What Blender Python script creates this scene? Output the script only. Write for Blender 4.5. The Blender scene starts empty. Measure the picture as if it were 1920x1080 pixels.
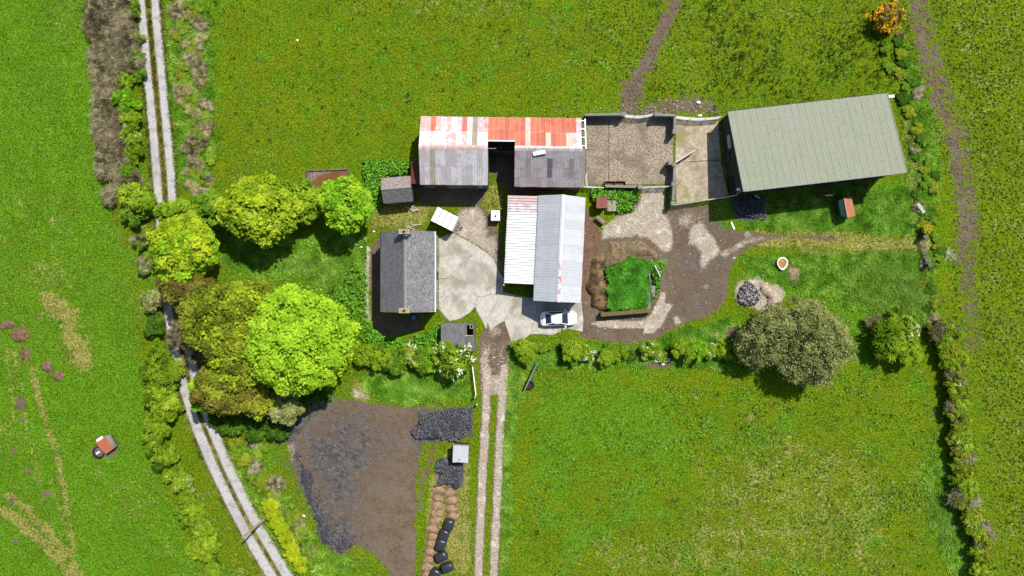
import bpy, math, random
import numpy as np
from mathutils import Matrix, Vector

# ------------------------------------------------------------------ camera, sky, sun, exposure
SC = bpy.context.scene
COL = SC.collection
H = 88.0                    # drone height above the yard, metres
F = 1920 * 25.0 / 36.0      # focal length in photo pixels
cam = bpy.data.cameras.new('camera'); cam.lens = 25.0; cam.sensor_width = 36.0
cam.clip_start = 0.5; cam.clip_end = 6000.0
camo = bpy.data.objects.new('camera', cam); COL.objects.link(camo)
camo.location = (0, 0, H); camo.rotation_euler = (0, 0, 0)
SC.camera = camo

SUN_EL = math.radians(57.5)
SUN_DIR = Vector((0.62 * math.cos(SUN_EL), 0.785 * math.cos(SUN_EL), math.sin(SUN_EL))).normalized()
w = bpy.data.worlds.new('World'); SC.world = w; w.use_nodes = True
wn = w.node_tree; bg = wn.nodes['Background']
sky = wn.nodes.new('ShaderNodeTexSky'); sky.sky_type = 'NISHITA'; sky.sun_disc = False
sky.sun_elevation = SUN_EL; sky.sun_rotation = math.atan2(0.62, 0.785)
sky.air_density = 1.0; sky.dust_density = 1.2; sky.altitude = 100
wn.links.new(sky.outputs[0], bg.inputs[0]); bg.inputs[1].default_value = 0.105
sun = bpy.data.lights.new('sun', 'SUN'); sun.energy = 4.8; sun.angle = math.radians(0.53); sun.color = (1.0, 0.955, 0.88)
suno = bpy.data.objects.new('sun', sun); COL.objects.link(suno); suno.location = (60, 76, 160)
suno.rotation_euler = SUN_DIR.to_track_quat('Z', 'Y').to_euler()
SC.view_settings.view_transform = 'Standard'; SC.view_settings.look = 'None'
SC.view_settings.exposure = 0.55; SC.view_settings.gamma = 1.0; SC.view_settings.use_curve_mapping = False
try:
    SC.cycles.max_bounces = 5; SC.cycles.diffuse_bounces = 3; SC.cycles.transparent_max_bounces = 6
    SC.cycles.transmission_bounces = 4; SC.cycles.caustics_reflective = False; SC.cycles.caustics_refractive = False
except Exception:
    pass

# ------------------------------------------------------------------ helpers
rng = np.random.default_rng(7)
random.seed(7)

def P(px, py, h=0.0):
    """photo pixel + height above ground -> world point (the ray of that pixel at that height)"""
    k = (H - h) / F
    return Vector(((px - 960) * k, (540 - py) * k, h))

def PX(pts):
    a = np.array(pts, float); return np.stack([(a[:, 0] - 960) * H / F, (540 - a[:, 1]) * H / F], 1)

def fbm(x, y, scale, octaves=3, seed=0):
    """value noise, 0..1"""
    r = np.random.default_rng(seed); out = 0; amp = 1; tot = 0
    for o in range(octaves):
        T = r.random((256, 256)).astype(np.float32)
        u = x / scale + 91.7 * o + 1000; v = y / scale + 37.3 * o + 1000
        iu = np.floor(u).astype(int); iv = np.floor(v).astype(int)
        fu = (u - iu); fv = (v - iv); fu = fu * fu * (3 - 2 * fu); fv = fv * fv * (3 - 2 * fv)
        a = T[iu & 255, iv & 255]; b = T[(iu + 1) & 255, iv & 255]; c = T[iu & 255, (iv + 1) & 255]; d = T[(iu + 1) & 255, (iv + 1) & 255]
        out = out + amp * ((a * (1 - fu) + b * fu) * (1 - fv) + (c * (1 - fu) + d * fu) * fv)
        tot += amp; amp *= 0.5; scale /= 2.03
    return out / tot

def poly_sd(x, y, poly):
    """signed distance to polygon (world xy), positive inside"""
    d2 = np.full(x.shape, 1e9); ins = np.zeros(x.shape, bool)
    n = len(poly)
    for i in range(n):
        ax, ay = poly[i]; bx, by = poly[(i + 1) % n]
        ex, ey = bx - ax, by - ay
        t = np.clip(((x - ax) * ex + (y - ay) * ey) / (ex * ex + ey * ey + 1e-9), 0, 1)
        d2 = np.minimum(d2, (x - ax - t * ex) ** 2 + (y - ay - t * ey) ** 2)
        if ay != by:
            c = ((ay > y) != (by > y)) & (x < (bx - ax) * (y - ay) / (by - ay) + ax)
            ins ^= c
    return np.where(ins, 1, -1) * np.sqrt(d2)

def line_d(x, y, pts):
    d2 = np.full(x.shape, 1e9)
    for i in range(len(pts) - 1):
        ax, ay = pts[i]; bx, by = pts[i + 1]; ex, ey = bx - ax, by - ay
        t = np.clip(((x - ax) * ex + (y - ay) * ey) / (ex * ex + ey * ey + 1e-9), 0, 1)
        d2 = np.minimum(d2, (x - ax - t * ex) ** 2 + (y - ay - t * ey) ** 2)
    return np.sqrt(d2)

def np_mesh(name, co, quads=None, tris=None, smooth=False):
    """fast mesh from arrays"""
    me = bpy.data.meshes.new(name)
    co = np.asarray(co, np.float32); me.vertices.add(len(co)); me.vertices.foreach_set('co', co.ravel())
    fs = []; tot = []
    if quads is not None and len(quads): fs.append(np.asarray(quads, np.int32).ravel()); tot.append(np.full(len(quads), 4, np.int32))
    if tris is not None and len(tris): fs.append(np.asarray(tris, np.int32).ravel()); tot.append(np.full(len(tris), 3, np.int32))
    idx = np.concatenate(fs); tot = np.concatenate(tot); st = np.concatenate([[0], np.cumsum(tot)[:-1]]).astype(np.int32)
    me.loops.add(len(idx)); me.loops.foreach_set('vertex_index', idx)
    me.polygons.add(len(tot)); me.polygons.foreach_set('loop_start', st); me.polygons.foreach_set('loop_total', tot)
    if smooth: me.polygons.foreach_set('use_smooth', np.ones(len(tot), bool))
    me.update(calc_edges=True); me.validate()
    return me

def link(name, me, mat=None, parent=None, loc=None):
    o = bpy.data.objects.new(name, me); COL.objects.link(o)
    if mat is not None and me is not None and len(me.materials) == 0: me.materials.append(mat)
    if loc is not None: o.location = loc
    if parent is not None: o.parent = parent
    return o

def tag(o, label=None, cat=None, group=None, kind=None):
    if label: o['label'] = label
    if cat: o['category'] = cat
    if group: o['group'] = group
    if kind: o['kind'] = kind
    return o

def thing(name, label, cat, loc, group=None):
    o = bpy.data.objects.new(name, None); COL.objects.link(o); o.location = loc; o.empty_display_size = 0.3
    return tag(o, label, cat, group)

class MB:
    """collects shapes in world coordinates; build() links them as ONE mesh, relative to its parent's place"""
    def __init__(s): s.v = []; s.f = []
    def add(s, v, f):
        b = len(s.v); s.v += [tuple(p) for p in v]; s.f += [tuple(i + b for i in q) for q in f]; return s
    def box(s, c, size, rz=0.0, tilt=None):
        sx, sy, sz = size[0] / 2, size[1] / 2, size[2] / 2
        m = Matrix.Rotation(rz, 3, 'Z')
        if tilt is not None: m = m @ tilt
        c = Vector(c)
        v = [c + m @ Vector((x * sx, y * sy, z * sz)) for z in (-1, 1) for y in (-1, 1) for x in (-1, 1)]
        return s.add(v, [(0, 2, 3, 1), (4, 5, 7, 6), (0, 1, 5, 4), (2, 6, 7, 3), (0, 4, 6, 2), (1, 3, 7, 5)])
    def prism(s, poly, z0, z1):
        n = len(poly); v = [(p[0], p[1], z0) for p in poly] + [(p[0], p[1], z1) for p in poly]
        f = [tuple(range(n - 1, -1, -1)), tuple(range(n, 2 * n))] + [(i, (i + 1) % n, n + (i + 1) % n, n + i) for i in range(n)]
        return s.add(v, f)
    def hull8(s, a, b):
        """8 points: lower ring a(4), upper ring b(4)"""
        v = list(a) + list(b)
        return s.add(v, [(3, 2, 1, 0), (4, 5, 6, 7)] + [(i, (i + 1) % 4, 4 + (i + 1) % 4, 4 + i) for i in range(4)])
    def tube(s, p0, p1, r0, r1=None, n=8, cap=True):
        r1 = r0 if r1 is None else r1
        p0 = Vector(p0); p1 = Vector(p1); d = (p1 - p0).normalized()
        a = d.cross(Vector((0, 0, 1)) if abs(d.z) < .9 else Vector((1, 0, 0))).normalized(); b = d.cross(a)
        v = []
        for p, r in ((p0, r0), (p1, r1)):
            v += [p + (a * math.cos(2 * math.pi * i / n) + b * math.sin(2 * math.pi * i / n)) * r for i in range(n)]
        f = [(i, (i + 1) % n, n + (i + 1) % n, n + i) for i in range(n)]
        if cap: f += [tuple(range(n - 1, -1, -1)), tuple(range(n, 2 * n))]
        return s.add(v, f)
    def lathe(s, c, prof, n=16):
        """prof: list of (r, z)"""
        b = len(s.v)
        for r, z in prof:
            s.v += [(c[0] + r * math.cos(2 * math.pi * i / n), c[1] + r * math.sin(2 * math.pi * i / n), c[2] + z) for i in range(n)]
        for k in range(len(prof) - 1):
            s.f += [(b + k * n + i, b + k * n + (i + 1) % n, b + (k + 1) * n + (i + 1) % n, b + (k + 1) * n + i) for i in range(n)]
        return s
    def build(s, name, mat, parent=None, smooth=False):
        o0 = Vector((0, 0, 0))
        if parent is not None:
            p = parent
            while p is not None: o0 += p.location; p = p.parent
        me = bpy.data.meshes.new(name)
        me.from_pydata([tuple(Vector(p) - o0) for p in s.v], [], s.f); me.update()
        if smooth:
            for q in me.polygons: q.use_smooth = True
        return link(name, me, mat, parent)

def bx(name, c, size, mat, parent, rz=0.0, tilt=None):
    return MB().box(c, size, rz, tilt).build(name, mat, parent)

# ------------------------------------------------------------------ materials
class NT:
    def __init__(s, name):
        s.m = bpy.data.materials.new(name); s.m.use_nodes = True; s.n = s.m.node_tree; s.n.nodes.clear()
        s.out = s.n.nodes.new('ShaderNodeOutputMaterial')
    def node(s, t, **kw):
        n = s.n.nodes.new(t)
        for k, v in kw.items(): setattr(n, k, v)
        return n
    def put(s, sock, v):
        if isinstance(v, bpy.types.NodeSocket): s.n.links.new(v, sock)
        elif v is not None:
            if sock.type == 'RGBA' and len(v) == 3: v = (*v, 1)
            sock.default_value = v
    def pos(s):
        return s.node('ShaderNodeNewGeometry').outputs['Position']
    def noise(s, scale, detail=3, rough=.55, vec=None, dist=0.0, out='Fac'):
        n = s.node('ShaderNodeTexNoise'); s.put(n.inputs['Vector'], vec if vec is not None else s.pos())
        n.inputs['Scale'].default_value = scale; n.inputs['Detail'].default_value = detail; n.inputs['Roughness'].default_value = rough
        n.inputs['Distortion'].default_value = dist
        return n.outputs[out]
    def voro(s, scale, vec=None, feat='F1', out='Distance', rand=1.0):
        n = s.node('ShaderNodeTexVoronoi'); n.feature = feat; s.put(n.inputs['Vector'], vec if vec is not None else s.pos())
        n.inputs['Scale'].default_value = scale; n.inputs['Randomness'].default_value = rand
        return n.outputs[out]
    def math(s, op, a, b=0.0, c=None):
        n = s.node('ShaderNodeMath', operation=op); s.put(n.inputs[0], a); s.put(n.inputs[1], b)
        if c is not None: s.put(n.inputs[2], c)
        return n.outputs[0]
    def ramp(s, x, lo, hi, a=0.0, b=1.0):
        n = s.node('ShaderNodeMapRange', interpolation_type='SMOOTHSTEP'); s.put(n.inputs[0], x)
        n.inputs[1].default_value = lo; n.inputs[2].default_value = hi; n.inputs[3].default_value = a; n.inputs[4].default_value = b
        return n.outputs[0]
    def mix(s, f, a, b, mode='MIX'):
        n = s.node('ShaderNodeMix', data_type='RGBA', blend_type=mode); s.put(n.inputs[0], f); s.put(n.inputs[6], a); s.put(n.inputs[7], b)
        return n.outputs[2]
    def scalevec(s, sx, sy, sz, vec=None):
        n = s.node('ShaderNodeMapping'); s.put(n.inputs[0], vec if vec is not None else s.pos()); n.inputs['Scale'].default_value = (sx, sy, sz)
        return n.outputs[0]
    def attr(s, name, out='Fac'):
        return s.node('ShaderNodeAttribute', attribute_name=name).outputs[out]
    def bump(s, h, strength=.5, dist=.05):
        n = s.node('ShaderNodeBump'); s.put(n.inputs['Height'], h); n.inputs['Strength'].default_value = strength; n.inputs['Distance'].default_value = dist
        return n.outputs[0]
    def rnd(s): return s.node('ShaderNodeObjectInfo').outputs['Random']
    def bsdf(s, col, rough=.8, spec=.25, metal=0.0, nrm=None, **kw):
        b = s.node('ShaderNodeBsdfPrincipled'); s.put(b.inputs['Base Color'], col); s.put(b.inputs['Roughness'], rough)
        b.inputs['Specular IOR Level'].default_value = spec; b.inputs['Metallic'].default_value = metal
        if nrm is not None: s.put(b.inputs['Normal'], nrm)
        for k, v in kw.items(): s.put(b.inputs[k], v)
        s.n.links.new(b.outputs[0], s.out.inputs[0]); return s.m

MATS = {}
def simple(name, col, rough=.7, spec=.3, metal=0.0, var=.25, scale=3.0, col2=None):
    """plain paint/metal/wood with mottled wear"""
    if name in MATS: return MATS[name]
    k = .72 if max(col) < .75 else .95
    col = tuple(c * k for c in col); t = NT(name); c2 = tuple(c * k for c in col2) if col2 else tuple(c * (1 - var) for c in col)
    n1 = t.noise(scale, 4, .65); n2 = t.noise(scale * 6, 3, .6)
    f = t.math('ADD', t.math('MULTIPLY', n1, .65), t.math('MULTIPLY', n2, .35))
    c = t.mix(t.ramp(f, .35, .65), c2, col)
    r = t.rnd(); c = t.mix(t.math('MULTIPLY', r, .12), c, (0, 0, 0))
    MATS[name] = t.bsdf(c, rough, spec, metal, t.bump(n2, .25, .01)); return MATS[name]

def foliage(name, cols, trans=.3, rough=.6):
    """cols: dark, mid, light leaf colours; the per-leaf attribute 'tint' picks among them"""
    if name in MATS: return MATS[name]
    t = NT(name); ti = t.attr('tint'); r = t.rnd()
    ti = t.math('ADD', ti, t.math('MULTIPLY', t.math('SUBTRACT', r, .5), .25))
    n = t.noise(.55, 2); ti = t.math('ADD', ti, t.math('MULTIPLY', t.math('SUBTRACT', n, .5), .5))
    c = t.mix(t.ramp(ti, .05, .5), cols[0], cols[1]); c = t.mix(t.ramp(ti, .5, .95), c, cols[2])
    d = t.node('ShaderNodeBsdfDiffuse'); t.put(d.inputs[0], c)
    tr = t.node('ShaderNodeBsdfTranslucent'); t.put(tr.inputs[0], c)
    mx = t.node('ShaderNodeMixShader'); mx.inputs[0].default_value = trans
    t.n.links.new(d.outputs[0], mx.inputs[1]); t.n.links.new(tr.outputs[0], mx.inputs[2])
    t.n.links.new(mx.outputs[0], t.out.inputs[0]); MATS[name] = t.m; return t.m
# ------------------------------------------------------------------ ground: one sheet out to the horizon
def axis(lo, hi, step):
    inner = np.arange(lo, hi + 1e-6, step); g = []; d = step; x = 0
    while x < 2500:
        d *= 1.35; x += d; g.append(x)
    g = np.array(g); return np.concatenate([(lo - g)[::-1], inner, hi + g])
gx = axis(-70, 70, .2); gy = axis(-42, 42, .2)
GX, GY = np.meshgrid(gx, gy); nx, ny = len(gx), len(gy)
X = GX.ravel(); Y = GY.ravel()
M = {k: np.zeros(X.shape, np.float32) for k in ('lush', 'dry', 'soil', 'poach', 'stone', 'tar', 'red', 'hard')}
KM = H / F  # metres per photo pixel on the ground
def area(mask, val, pts, soft=8, add=False):
    p = PX(pts); s = soft * KM; lo = p.min(0) - 2 * s - .3; hi = p.max(0) + 2 * s + .3
    q = (X > lo[0]) & (X < hi[0]) & (Y > lo[1]) & (Y < hi[1])
    sd = poly_sd(X[q], Y[q], p); v = np.clip(.5 + sd / (2 * s), 0, 1) * val
    M[mask][q] = (M[mask][q] + v) if add else np.maximum(M[mask][q], v)
def stroke(mask, val, pts, wpx, soft=5):
    p = PX(pts); s = soft * KM; wd = wpx * KM; lo = p.min(0) - wd - 2 * s; hi = p.max(0) + wd + 2 * s
    q = (X > lo[0]) & (X < hi[0]) & (Y > lo[1]) & (Y < hi[1])
    d = line_d(X[q], Y[q], p); v = np.clip(.5 + (wd - d) / (2 * s), 0, 1) * val
    M[mask][q] = np.maximum(M[mask][q], v)
def blob(mask, val, px, py, rx, ry=None, soft=4, seed=0):
    ry = ry or rx; r = random.Random(seed + px * 7 + py)
    area(mask, val, [(px + rx * math.cos(a) * r.uniform(.75, 1.2), py + ry * math.sin(a) * r.uniform(.75, 1.2)) for a in [2 * math.pi * i / 11 for i in range(11)]], soft)

N1 = fbm(X, Y, 14, 4, 1); N2 = fbm(X, Y, 5, 3, 2); N3 = fbm(X, Y, 1.6, 3, 3)
M['lush'] += np.clip((N1 - .42) * 1.6 + (N2 - .5) * .9, 0, .55).astype(np.float32)
M['dry'] += np.clip((fbm(X, Y, 9, 4, 5) - .5) * 2.2, 0, .45).astype(np.float32)
# left meadow: vivid green
area('lush', .70, [(-400, -200), (160, -40), (185, 200), (215, 400), (255, 560), (275, 700), (290, 870), (350, 1000), (400, 1100), (-400, 1300)], 14)
# upper pasture: poached to the right; olive
area('poach', .46, [(1020, -60), (1640, -60), (1680, 60), (1660, 180), (1360, 205), (1090, 215), (990, 215), (1030, 80)], 90)
area('dry', .40, [(940, -60), (1640, -60), (1690, 190), (1350, 210), (1010, 205), (800, 120)], 80)
area('dry', .20, [(380, 100), (560, 60), (840, 60), (880, 200), (760, 290), (480, 320), (390, 260)], 60)
area('dry', .30, [(420, 225), (520, 215), (600, 245), (560, 300), (460, 300)], 30)
# right field
area('dry', .46, [(1720, -80), (2400, -200), (2400, 1300), (1870, 1150), (1800, 650), (1810, 400)], 40)
area('poach', .55, [(1720, -80), (2400, -200), (2400, 1300), (1870, 1150), (1800, 650), (1810, 400)], 40)
# lower right field
area('lush', .68, [(960, 690), (1240, 690), (1330, 800), (1280, 930), (1130, 900), (970, 980)], 60)
area('dry', .56, [(1330, 830), (1480, 770), (1640, 800), (1720, 900), (1700, 1100), (1300, 1120), (1060, 1120), (1050, 980), (1250, 960)], 70)
area('lush', .75, [(1720, 880), (1760, 850), (1800, 1000), (1790, 1070), (1740, 1010)], 18)
area('lush', .8, [(1390, 480), (1640, 470), (1750, 470), (1755, 600), (1620, 700), (1480, 560), (1400, 520)], 20)
area('lush', .8, [(1340, 620), (1200, 650), (1100, 640), (960, 640), (960, 690), (1370, 690), (1400, 600)], 14)
area('lush', .8, [(1340, 360), (1700, 335), (1720, 440), (1560, 440), (1340, 430)], 14)
area('lush', .6, [(560, 430), (690, 430), (690, 600), (420, 600), (420, 470)], 20)
area('dry', .5, [(520, 500), (680, 470), (690, 590), (600, 540)], 24)
area('lush', .9, [(680, 300), (780, 305), (770, 345), (710, 400), (680, 380)], 14)
area('lush', .9, [(690, 590), (780, 640), (830, 600), (860, 700), (690, 680)], 12)
# verges
area('dry', .75, [(312, -40), (372, -40), (392, 160), (400, 300), (360, 370), (335, 240), (320, 80)], 14)
area('dry', .5, [(430, 830), (520, 870), (560, 950), (600, 1050), (700, 1080), (560, 1100), (480, 920)], 20)
area('dry', .8, [(885, 870), (830, 840), (800, 900), (790, 1080), (885, 1080)], 10)
area('dry', .7, [(940, 700), (985, 690), (960, 850), (955, 1080), (938, 1080)], 10)
area('dry', .85, [(1690, 210), (1712, 205), (1735, 330), (1728, 440), (1705, 420)], 10)
area('dry', .7, [(1560, 430), (1700, 452), (1735, 462), (1560, 470), (1430, 455)], 8)
area('lush', .9, [(1690, 60), (1735, 160), (1770, 300), (1755, 330), (1715, 200), (1690, 110)], 8)
# dry grass in the left meadow
area('dry', .88, [(70, 545), (110, 540), (150, 580), (150, 620), (175, 640), (178, 690), (150, 705), (120, 680), (110, 610), (80, 590)], 14)
area('dry', .6, [(20, 480), (110, 470), (160, 560), (60, 560)], 30)
for pts, wd in (([(-20, 945), (30, 972), (75, 1012), (115, 1055), (150, 1110)], 13), ([(18, 930), (55, 962), (95, 1002), (132, 1050), (165, 1110)], 11), ([(10, 650), (22, 720), (25, 800)], 5),
                ([(60, 690), (85, 790), (108, 850), (120, 920), (140, 1040)], 8), ([(28, 660), (50, 800), (75, 900), (90, 980)], 4), ([(150, 1110), (120, 980), (95, 900)], 4)):
    stroke('dry', .84, pts, wd + 1, 9)
stroke('soil', .62, [(90, 842), (107, 880), (117, 905)], 3, 3)
for i in range(46):
    blob('dry', random.uniform(.4, .7), random.uniform(0, 230), random.uniform(0, 1080), random.uniform(3, 9), None, 5, i)
for i in range(90):
    blob('dry', random.uniform(.45, .7), random.uniform(960, 1780), random.uniform(690, 1080), random.uniform(3, 14), None, 7, i)
for i in range(60):
    blob('lush', 1.0, random.uniform(0, 250), random.uniform(760, 1080), random.uniform(5, 16), None, 8, i)
for i in range(70):
    blob('lush', random.uniform(.6, .95), random.uniform(960, 1790), random.uniform(690, 1080), random.uniform(8, 30), None, 14, i)
for i in range(60):
    blob('lush', random.uniform(.5, .9), random.uniform(380, 1150), random.uniform(0, 210), random.uniform(4, 16), None, 8, i)
for i in range(50):
    blob('dry', random.uniform(.45, .7), random.uniform(0, 190), random.uniform(330, 720), random.uniform(3, 16), None, 10, i)
for i in range(26):
    blob('soil', random.uniform(.45, .62), random.uniform(980, 1760), random.uniform(720, 1080), random.uniform(3, 7), None, 6, i)
for i in range(26):
    blob('soil', random.uniform(.4, .6), random.uniform(0, 200), random.uniform(300, 540), random.uniform(3, 6), None, 6, i)
# bare soil and mud
for (x, y, rx, ry) in ((40, 758, 13, 16), (42, 787, 9, 4), (21, 940, 8, 8), (29, 1016, 5, 9), (115, 965, 3, 3), (52, 882, 8, 4), (26, 846, 6, 6), (88, 926, 9, 6), (200, 838, 32, 26)):
    blob('soil', .95 if rx < 20 else .5, x, y, rx, ry, 4)
stroke('soil', .85, [(1275, -40), (1262, 10), (1240, 60), (1222, 105), (1200, 140), (1183, 165)], 15, 11)
stroke('poach', .9, [(1275, -40), (1262, 10), (1240, 60), (1222, 105), (1200, 140), (1183, 165)], 22, 16)
area('soil', .95, [(1160, 152), (1200, 146), (1212, 178), (1195, 200), (1205, 213), (1165, 213)], 12)
area('soil', .9, [(1205, 200), (1250, 183), (1300, 176), (1335, 188), (1352, 212), (1205, 217)], 16)
area('poach', .95, [(1155, 145), (1215, 150), (1330, 165), (1370, 215), (1160, 217)], 16)
RMUD = [(1712, -40), (1722, 40), (1738, 110), (1762, 190), (1785, 250), (1800, 330), (1812, 430), (1806, 480)]
stroke('soil', .78, RMUD, 20, 22); stroke('soil', .60, [(x + 14, y) for x, y in RMUD] + [(1815, 560), (1825, 650)], 26, 26)
stroke('poach', 1.0, [(x + 10, y) for x, y in RMUD] + [(1822, 620)], 34, 26)
area('stone', .5, [(1765, 455), (1790, 462), (1800, 490), (1770, 492)], 8)
# mud yard between the barns and the field
MUD = [(1094, 380), (1112, 410), (1130, 440), (1165, 398), (1205, 365), (1245, 396), (1262, 386), (1328, 384), (1335, 412), (1362, 432), (1425, 436), (1450, 446), (1400, 468), (1378, 486), (1366, 512), (1364, 556), (1340, 588), (1284, 606), (1225, 636), (1180, 645), (1140, 640), (1086, 634), (1086, 560)]
area('soil', 1.0, MUD, 5)
stroke('soil', .62, [(1420, 446), (1480, 441), (1540, 446), (1570, 450)], 9, 9); stroke('soil', .46, [(1560, 449), (1600, 454), (1650, 458), (1730, 462)], 9, 10)
stroke('soil', .56, [(1400, 472), (1450, 466), (1520, 470), (1580, 478), (1650, 480)], 7, 9)
stroke('dry', .9, [(1420, 446), (1540, 447), (1640, 458), (1735, 464)], 20, 10)
stroke('dry', .8, [(1500, 470), (1600, 478), (1735, 478)], 7, 8)
area('tar', .40, [(1250, 400), (1330, 390), (1400, 440), (1366, 512), (1364, 556), (1330, 590), (1225, 630), (1140, 636), (1230, 600), (1270, 520), (1262, 460)], 14)
area('red', .8, [(1096, 380), (1128, 404), (1132, 440), (1126, 462), (1108, 480), (1100, 520), (1098, 560), (1092, 640), (1086, 560)], 5)
# pale crushed concrete and stone over the mud
area('stone', 1.0, [(1204, 352), (1247, 352), (1247, 402), (1256, 420), (1262, 445), (1261, 466), (1250, 474), (1232, 462), (1212, 446), (1192, 441), (1170, 446), (1140, 447), (1129, 448), (1130, 424), (1158, 404), (1184, 398), (1198, 384)], 5)
area('stone', 1.0, [(1298, 422), (1316, 416), (1326, 432), (1342, 448), (1352, 470), (1342, 482), (1330, 488), (1320, 504), (1313, 494), (1316, 474), (1304, 462), (1290, 458), (1292, 438)], 6)
area('stone', .62, [(1340, 474), (1395, 448), (1425, 442), (1410, 456), (1360, 484)], 6)
stroke('stone', .6, [(1370, 470), (1400, 455), (1430, 446)], 4, 4)
area('stone', 1.0, [(1108, 604), (1140, 600), (1205, 602), (1222, 586), (1236, 558), (1240, 546), (1249, 549), (1247, 568), (1262, 572), (1250, 590), (1240, 612), (1225, 624), (1206, 626), (1206, 616), (1150, 616), (1108, 610)], 4)
area('stone', .8, [(1261, 595), (1270, 592), (1280, 604), (1266, 612)], 4)
area('stone', .55, [(1312, 532), (1335, 527), (1336, 538), (1314, 548)], 5)
area('stone', .5, [(1256, 400), (1330, 388), (1322, 420), (1270, 440)], 12)
# rough pale ground round the house and behind it
stroke('stone', .9, [(690, 466), (688, 520), (687, 570), (692, 610)], 5, 4)
area('dry', .8, [(694, 380), (770, 372), (820, 388), (800, 430), (700, 432), (684, 470)], 12)
area('soil', .8, [(690, 470), (712, 440), (714, 590), (800, 592), (790, 620), (720, 632), (697, 620)], 5)
area('soil', .9, [(778, 346), (912, 346), (905, 384), (790, 388)], 5)
area('soil', .85, [(918, 262), (968, 262), (1098, 348), (960, 370), (918, 320)], 4)
area('soil', .85, [(846, 436), (858, 388), (900, 384), (916, 398), (940, 440), (946, 548), (925, 490), (895, 470)], 10)
area('stone', 1.0, [(852, 434), (862, 392), (894, 386), (908, 402), (912, 440), (928, 470), (940, 520), (925, 486), (900, 467), (876, 454)], 12)
area('stone', .75, [(912, 445), (930, 440), (935, 470), (920, 472)], 8)
area('soil', .8, [(895, 440), (930, 430), (945, 470), (945, 545), (925, 485)], 8)
area('dry', .7, [(892, 350), (945, 340), (945, 430), (905, 420)], 8)
# farm track up from the south
area('soil', 1.0, [(896, 640), (912, 606), (925, 610), (946, 604), (952, 612), (958, 642), (954, 700), (948, 740), (900, 740)], 6)
area('stone', .66, [(900, 650), (915, 640), (925, 700), (940, 700), (955, 645), (952, 740), (900, 745)], 7)
area('stone', .55, [(912, 606), (950, 606), (940, 630), (918, 634)], 5)
TRK_L = [(912, 690), (912, 760), (906, 860), (902, 960), (899, 1020), (896, 1120)]; TRK_R = [(946, 690), (941, 760), (935, 860), (931, 960), (928, 1020), (924, 1120)]
for tr in (TRK_L, TRK_R):
    stroke('soil', 1.0, tr, 9.5, 3); stroke('stone', .85, tr, 8, 3)
stroke('stone', .95, [(913, 740), (908, 800), (905, 870)], 4, 3); stroke('stone', .95, [(944, 700), (942, 745)], 4, 3)
# silage clamp floor
CLAMP = [(540, 836), (556, 800), (606, 764), (640, 744), (690, 756), (742, 762), (800, 764), (812, 790), (790, 836), (782, 900), (779, 990), (778, 1120), (742, 1120), (728, 1070), (700, 1036), (668, 1024), (640, 1042), (610, 1020), (600, 985), (578, 940), (552, 890)]
area('soil', 1.0, CLAMP, 13)
area('tar', .76, [(540, 836), (556, 800), (620, 756), (690, 770), (740, 800), (742, 850), (700, 900), (680, 960), (690, 1010), (640, 1050), (605, 1020), (590, 970), (552, 890)], 75)
area('tar', .92, [(545, 845), (566, 860), (600, 940), (630, 985), (672, 1005), (650, 1045), (610, 1030), (600, 985), (570, 930)], 30)
area('tar', .5, [(760, 800), (830, 790), (800, 850), (770, 870)], 12)
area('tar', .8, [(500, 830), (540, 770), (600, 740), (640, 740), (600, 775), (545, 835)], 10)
area('tar', .9, [(775, 772), (888, 760), (888, 822), (800, 832)], 7); area('tar', .9, [(815, 860), (872, 850), (870, 918), (818, 905)], 6)
area('tar', .9, [(1366, 378), (1430, 366), (1436, 404), (1420, 418), (1380, 412)], 6)
area('dry', .8, [(660, 700), (700, 735), (690, 760), (655, 745)], 8); area('stone', .62, [(664, 728), (700, 742), (690, 752), (660, 746)], 5)
area('soil', .7, [(790, 870), (802, 880), (790, 960), (780, 960)], 6)
area('stone', .55, [(534, 835), (552, 828), (556, 850), (548, 872)], 5)
# odd bare patches
blob('soil', 1.0, 1376, 625, 22, 15, 4); blob('red', .8, 1404, 612, 14, 8, 5); blob('stone', .8, 1345, 626, 7, 12, 5)
blob('stone', .8, 1408, 548, 38, 32, 6); blob('tar', .95, 1406, 549, 26, 24, 6); blob('stone', .95, 1448, 566, 24, 34, 5); blob('dry', .9, 1484, 512, 22, 22, 6); blob('soil', .62, 1486, 506, 15, 18, 6)
blob('soil', .75, 1236, 684, 42, 9, 6); blob('stone', .6, 1402, 440, 8, 9, 5)
for (x0, y0, x1, y1, n, rr) in ((822, 922, 800, 1075, 12, 12), (844, 920, 848, 970, 5, 12), (814, 828, 803, 885, 4, 7)):
    for i in range(n):
        t = i / (n - 1); blob('red', .85, x0 + (x1 - x0) * t, y0 + (y1 - y0) * t, rr, rr, 4, i); blob('soil', .95, x0 + (x1 - x0) * t, y0 + (y1 - y0) * t, rr, rr, 3, i)
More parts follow.
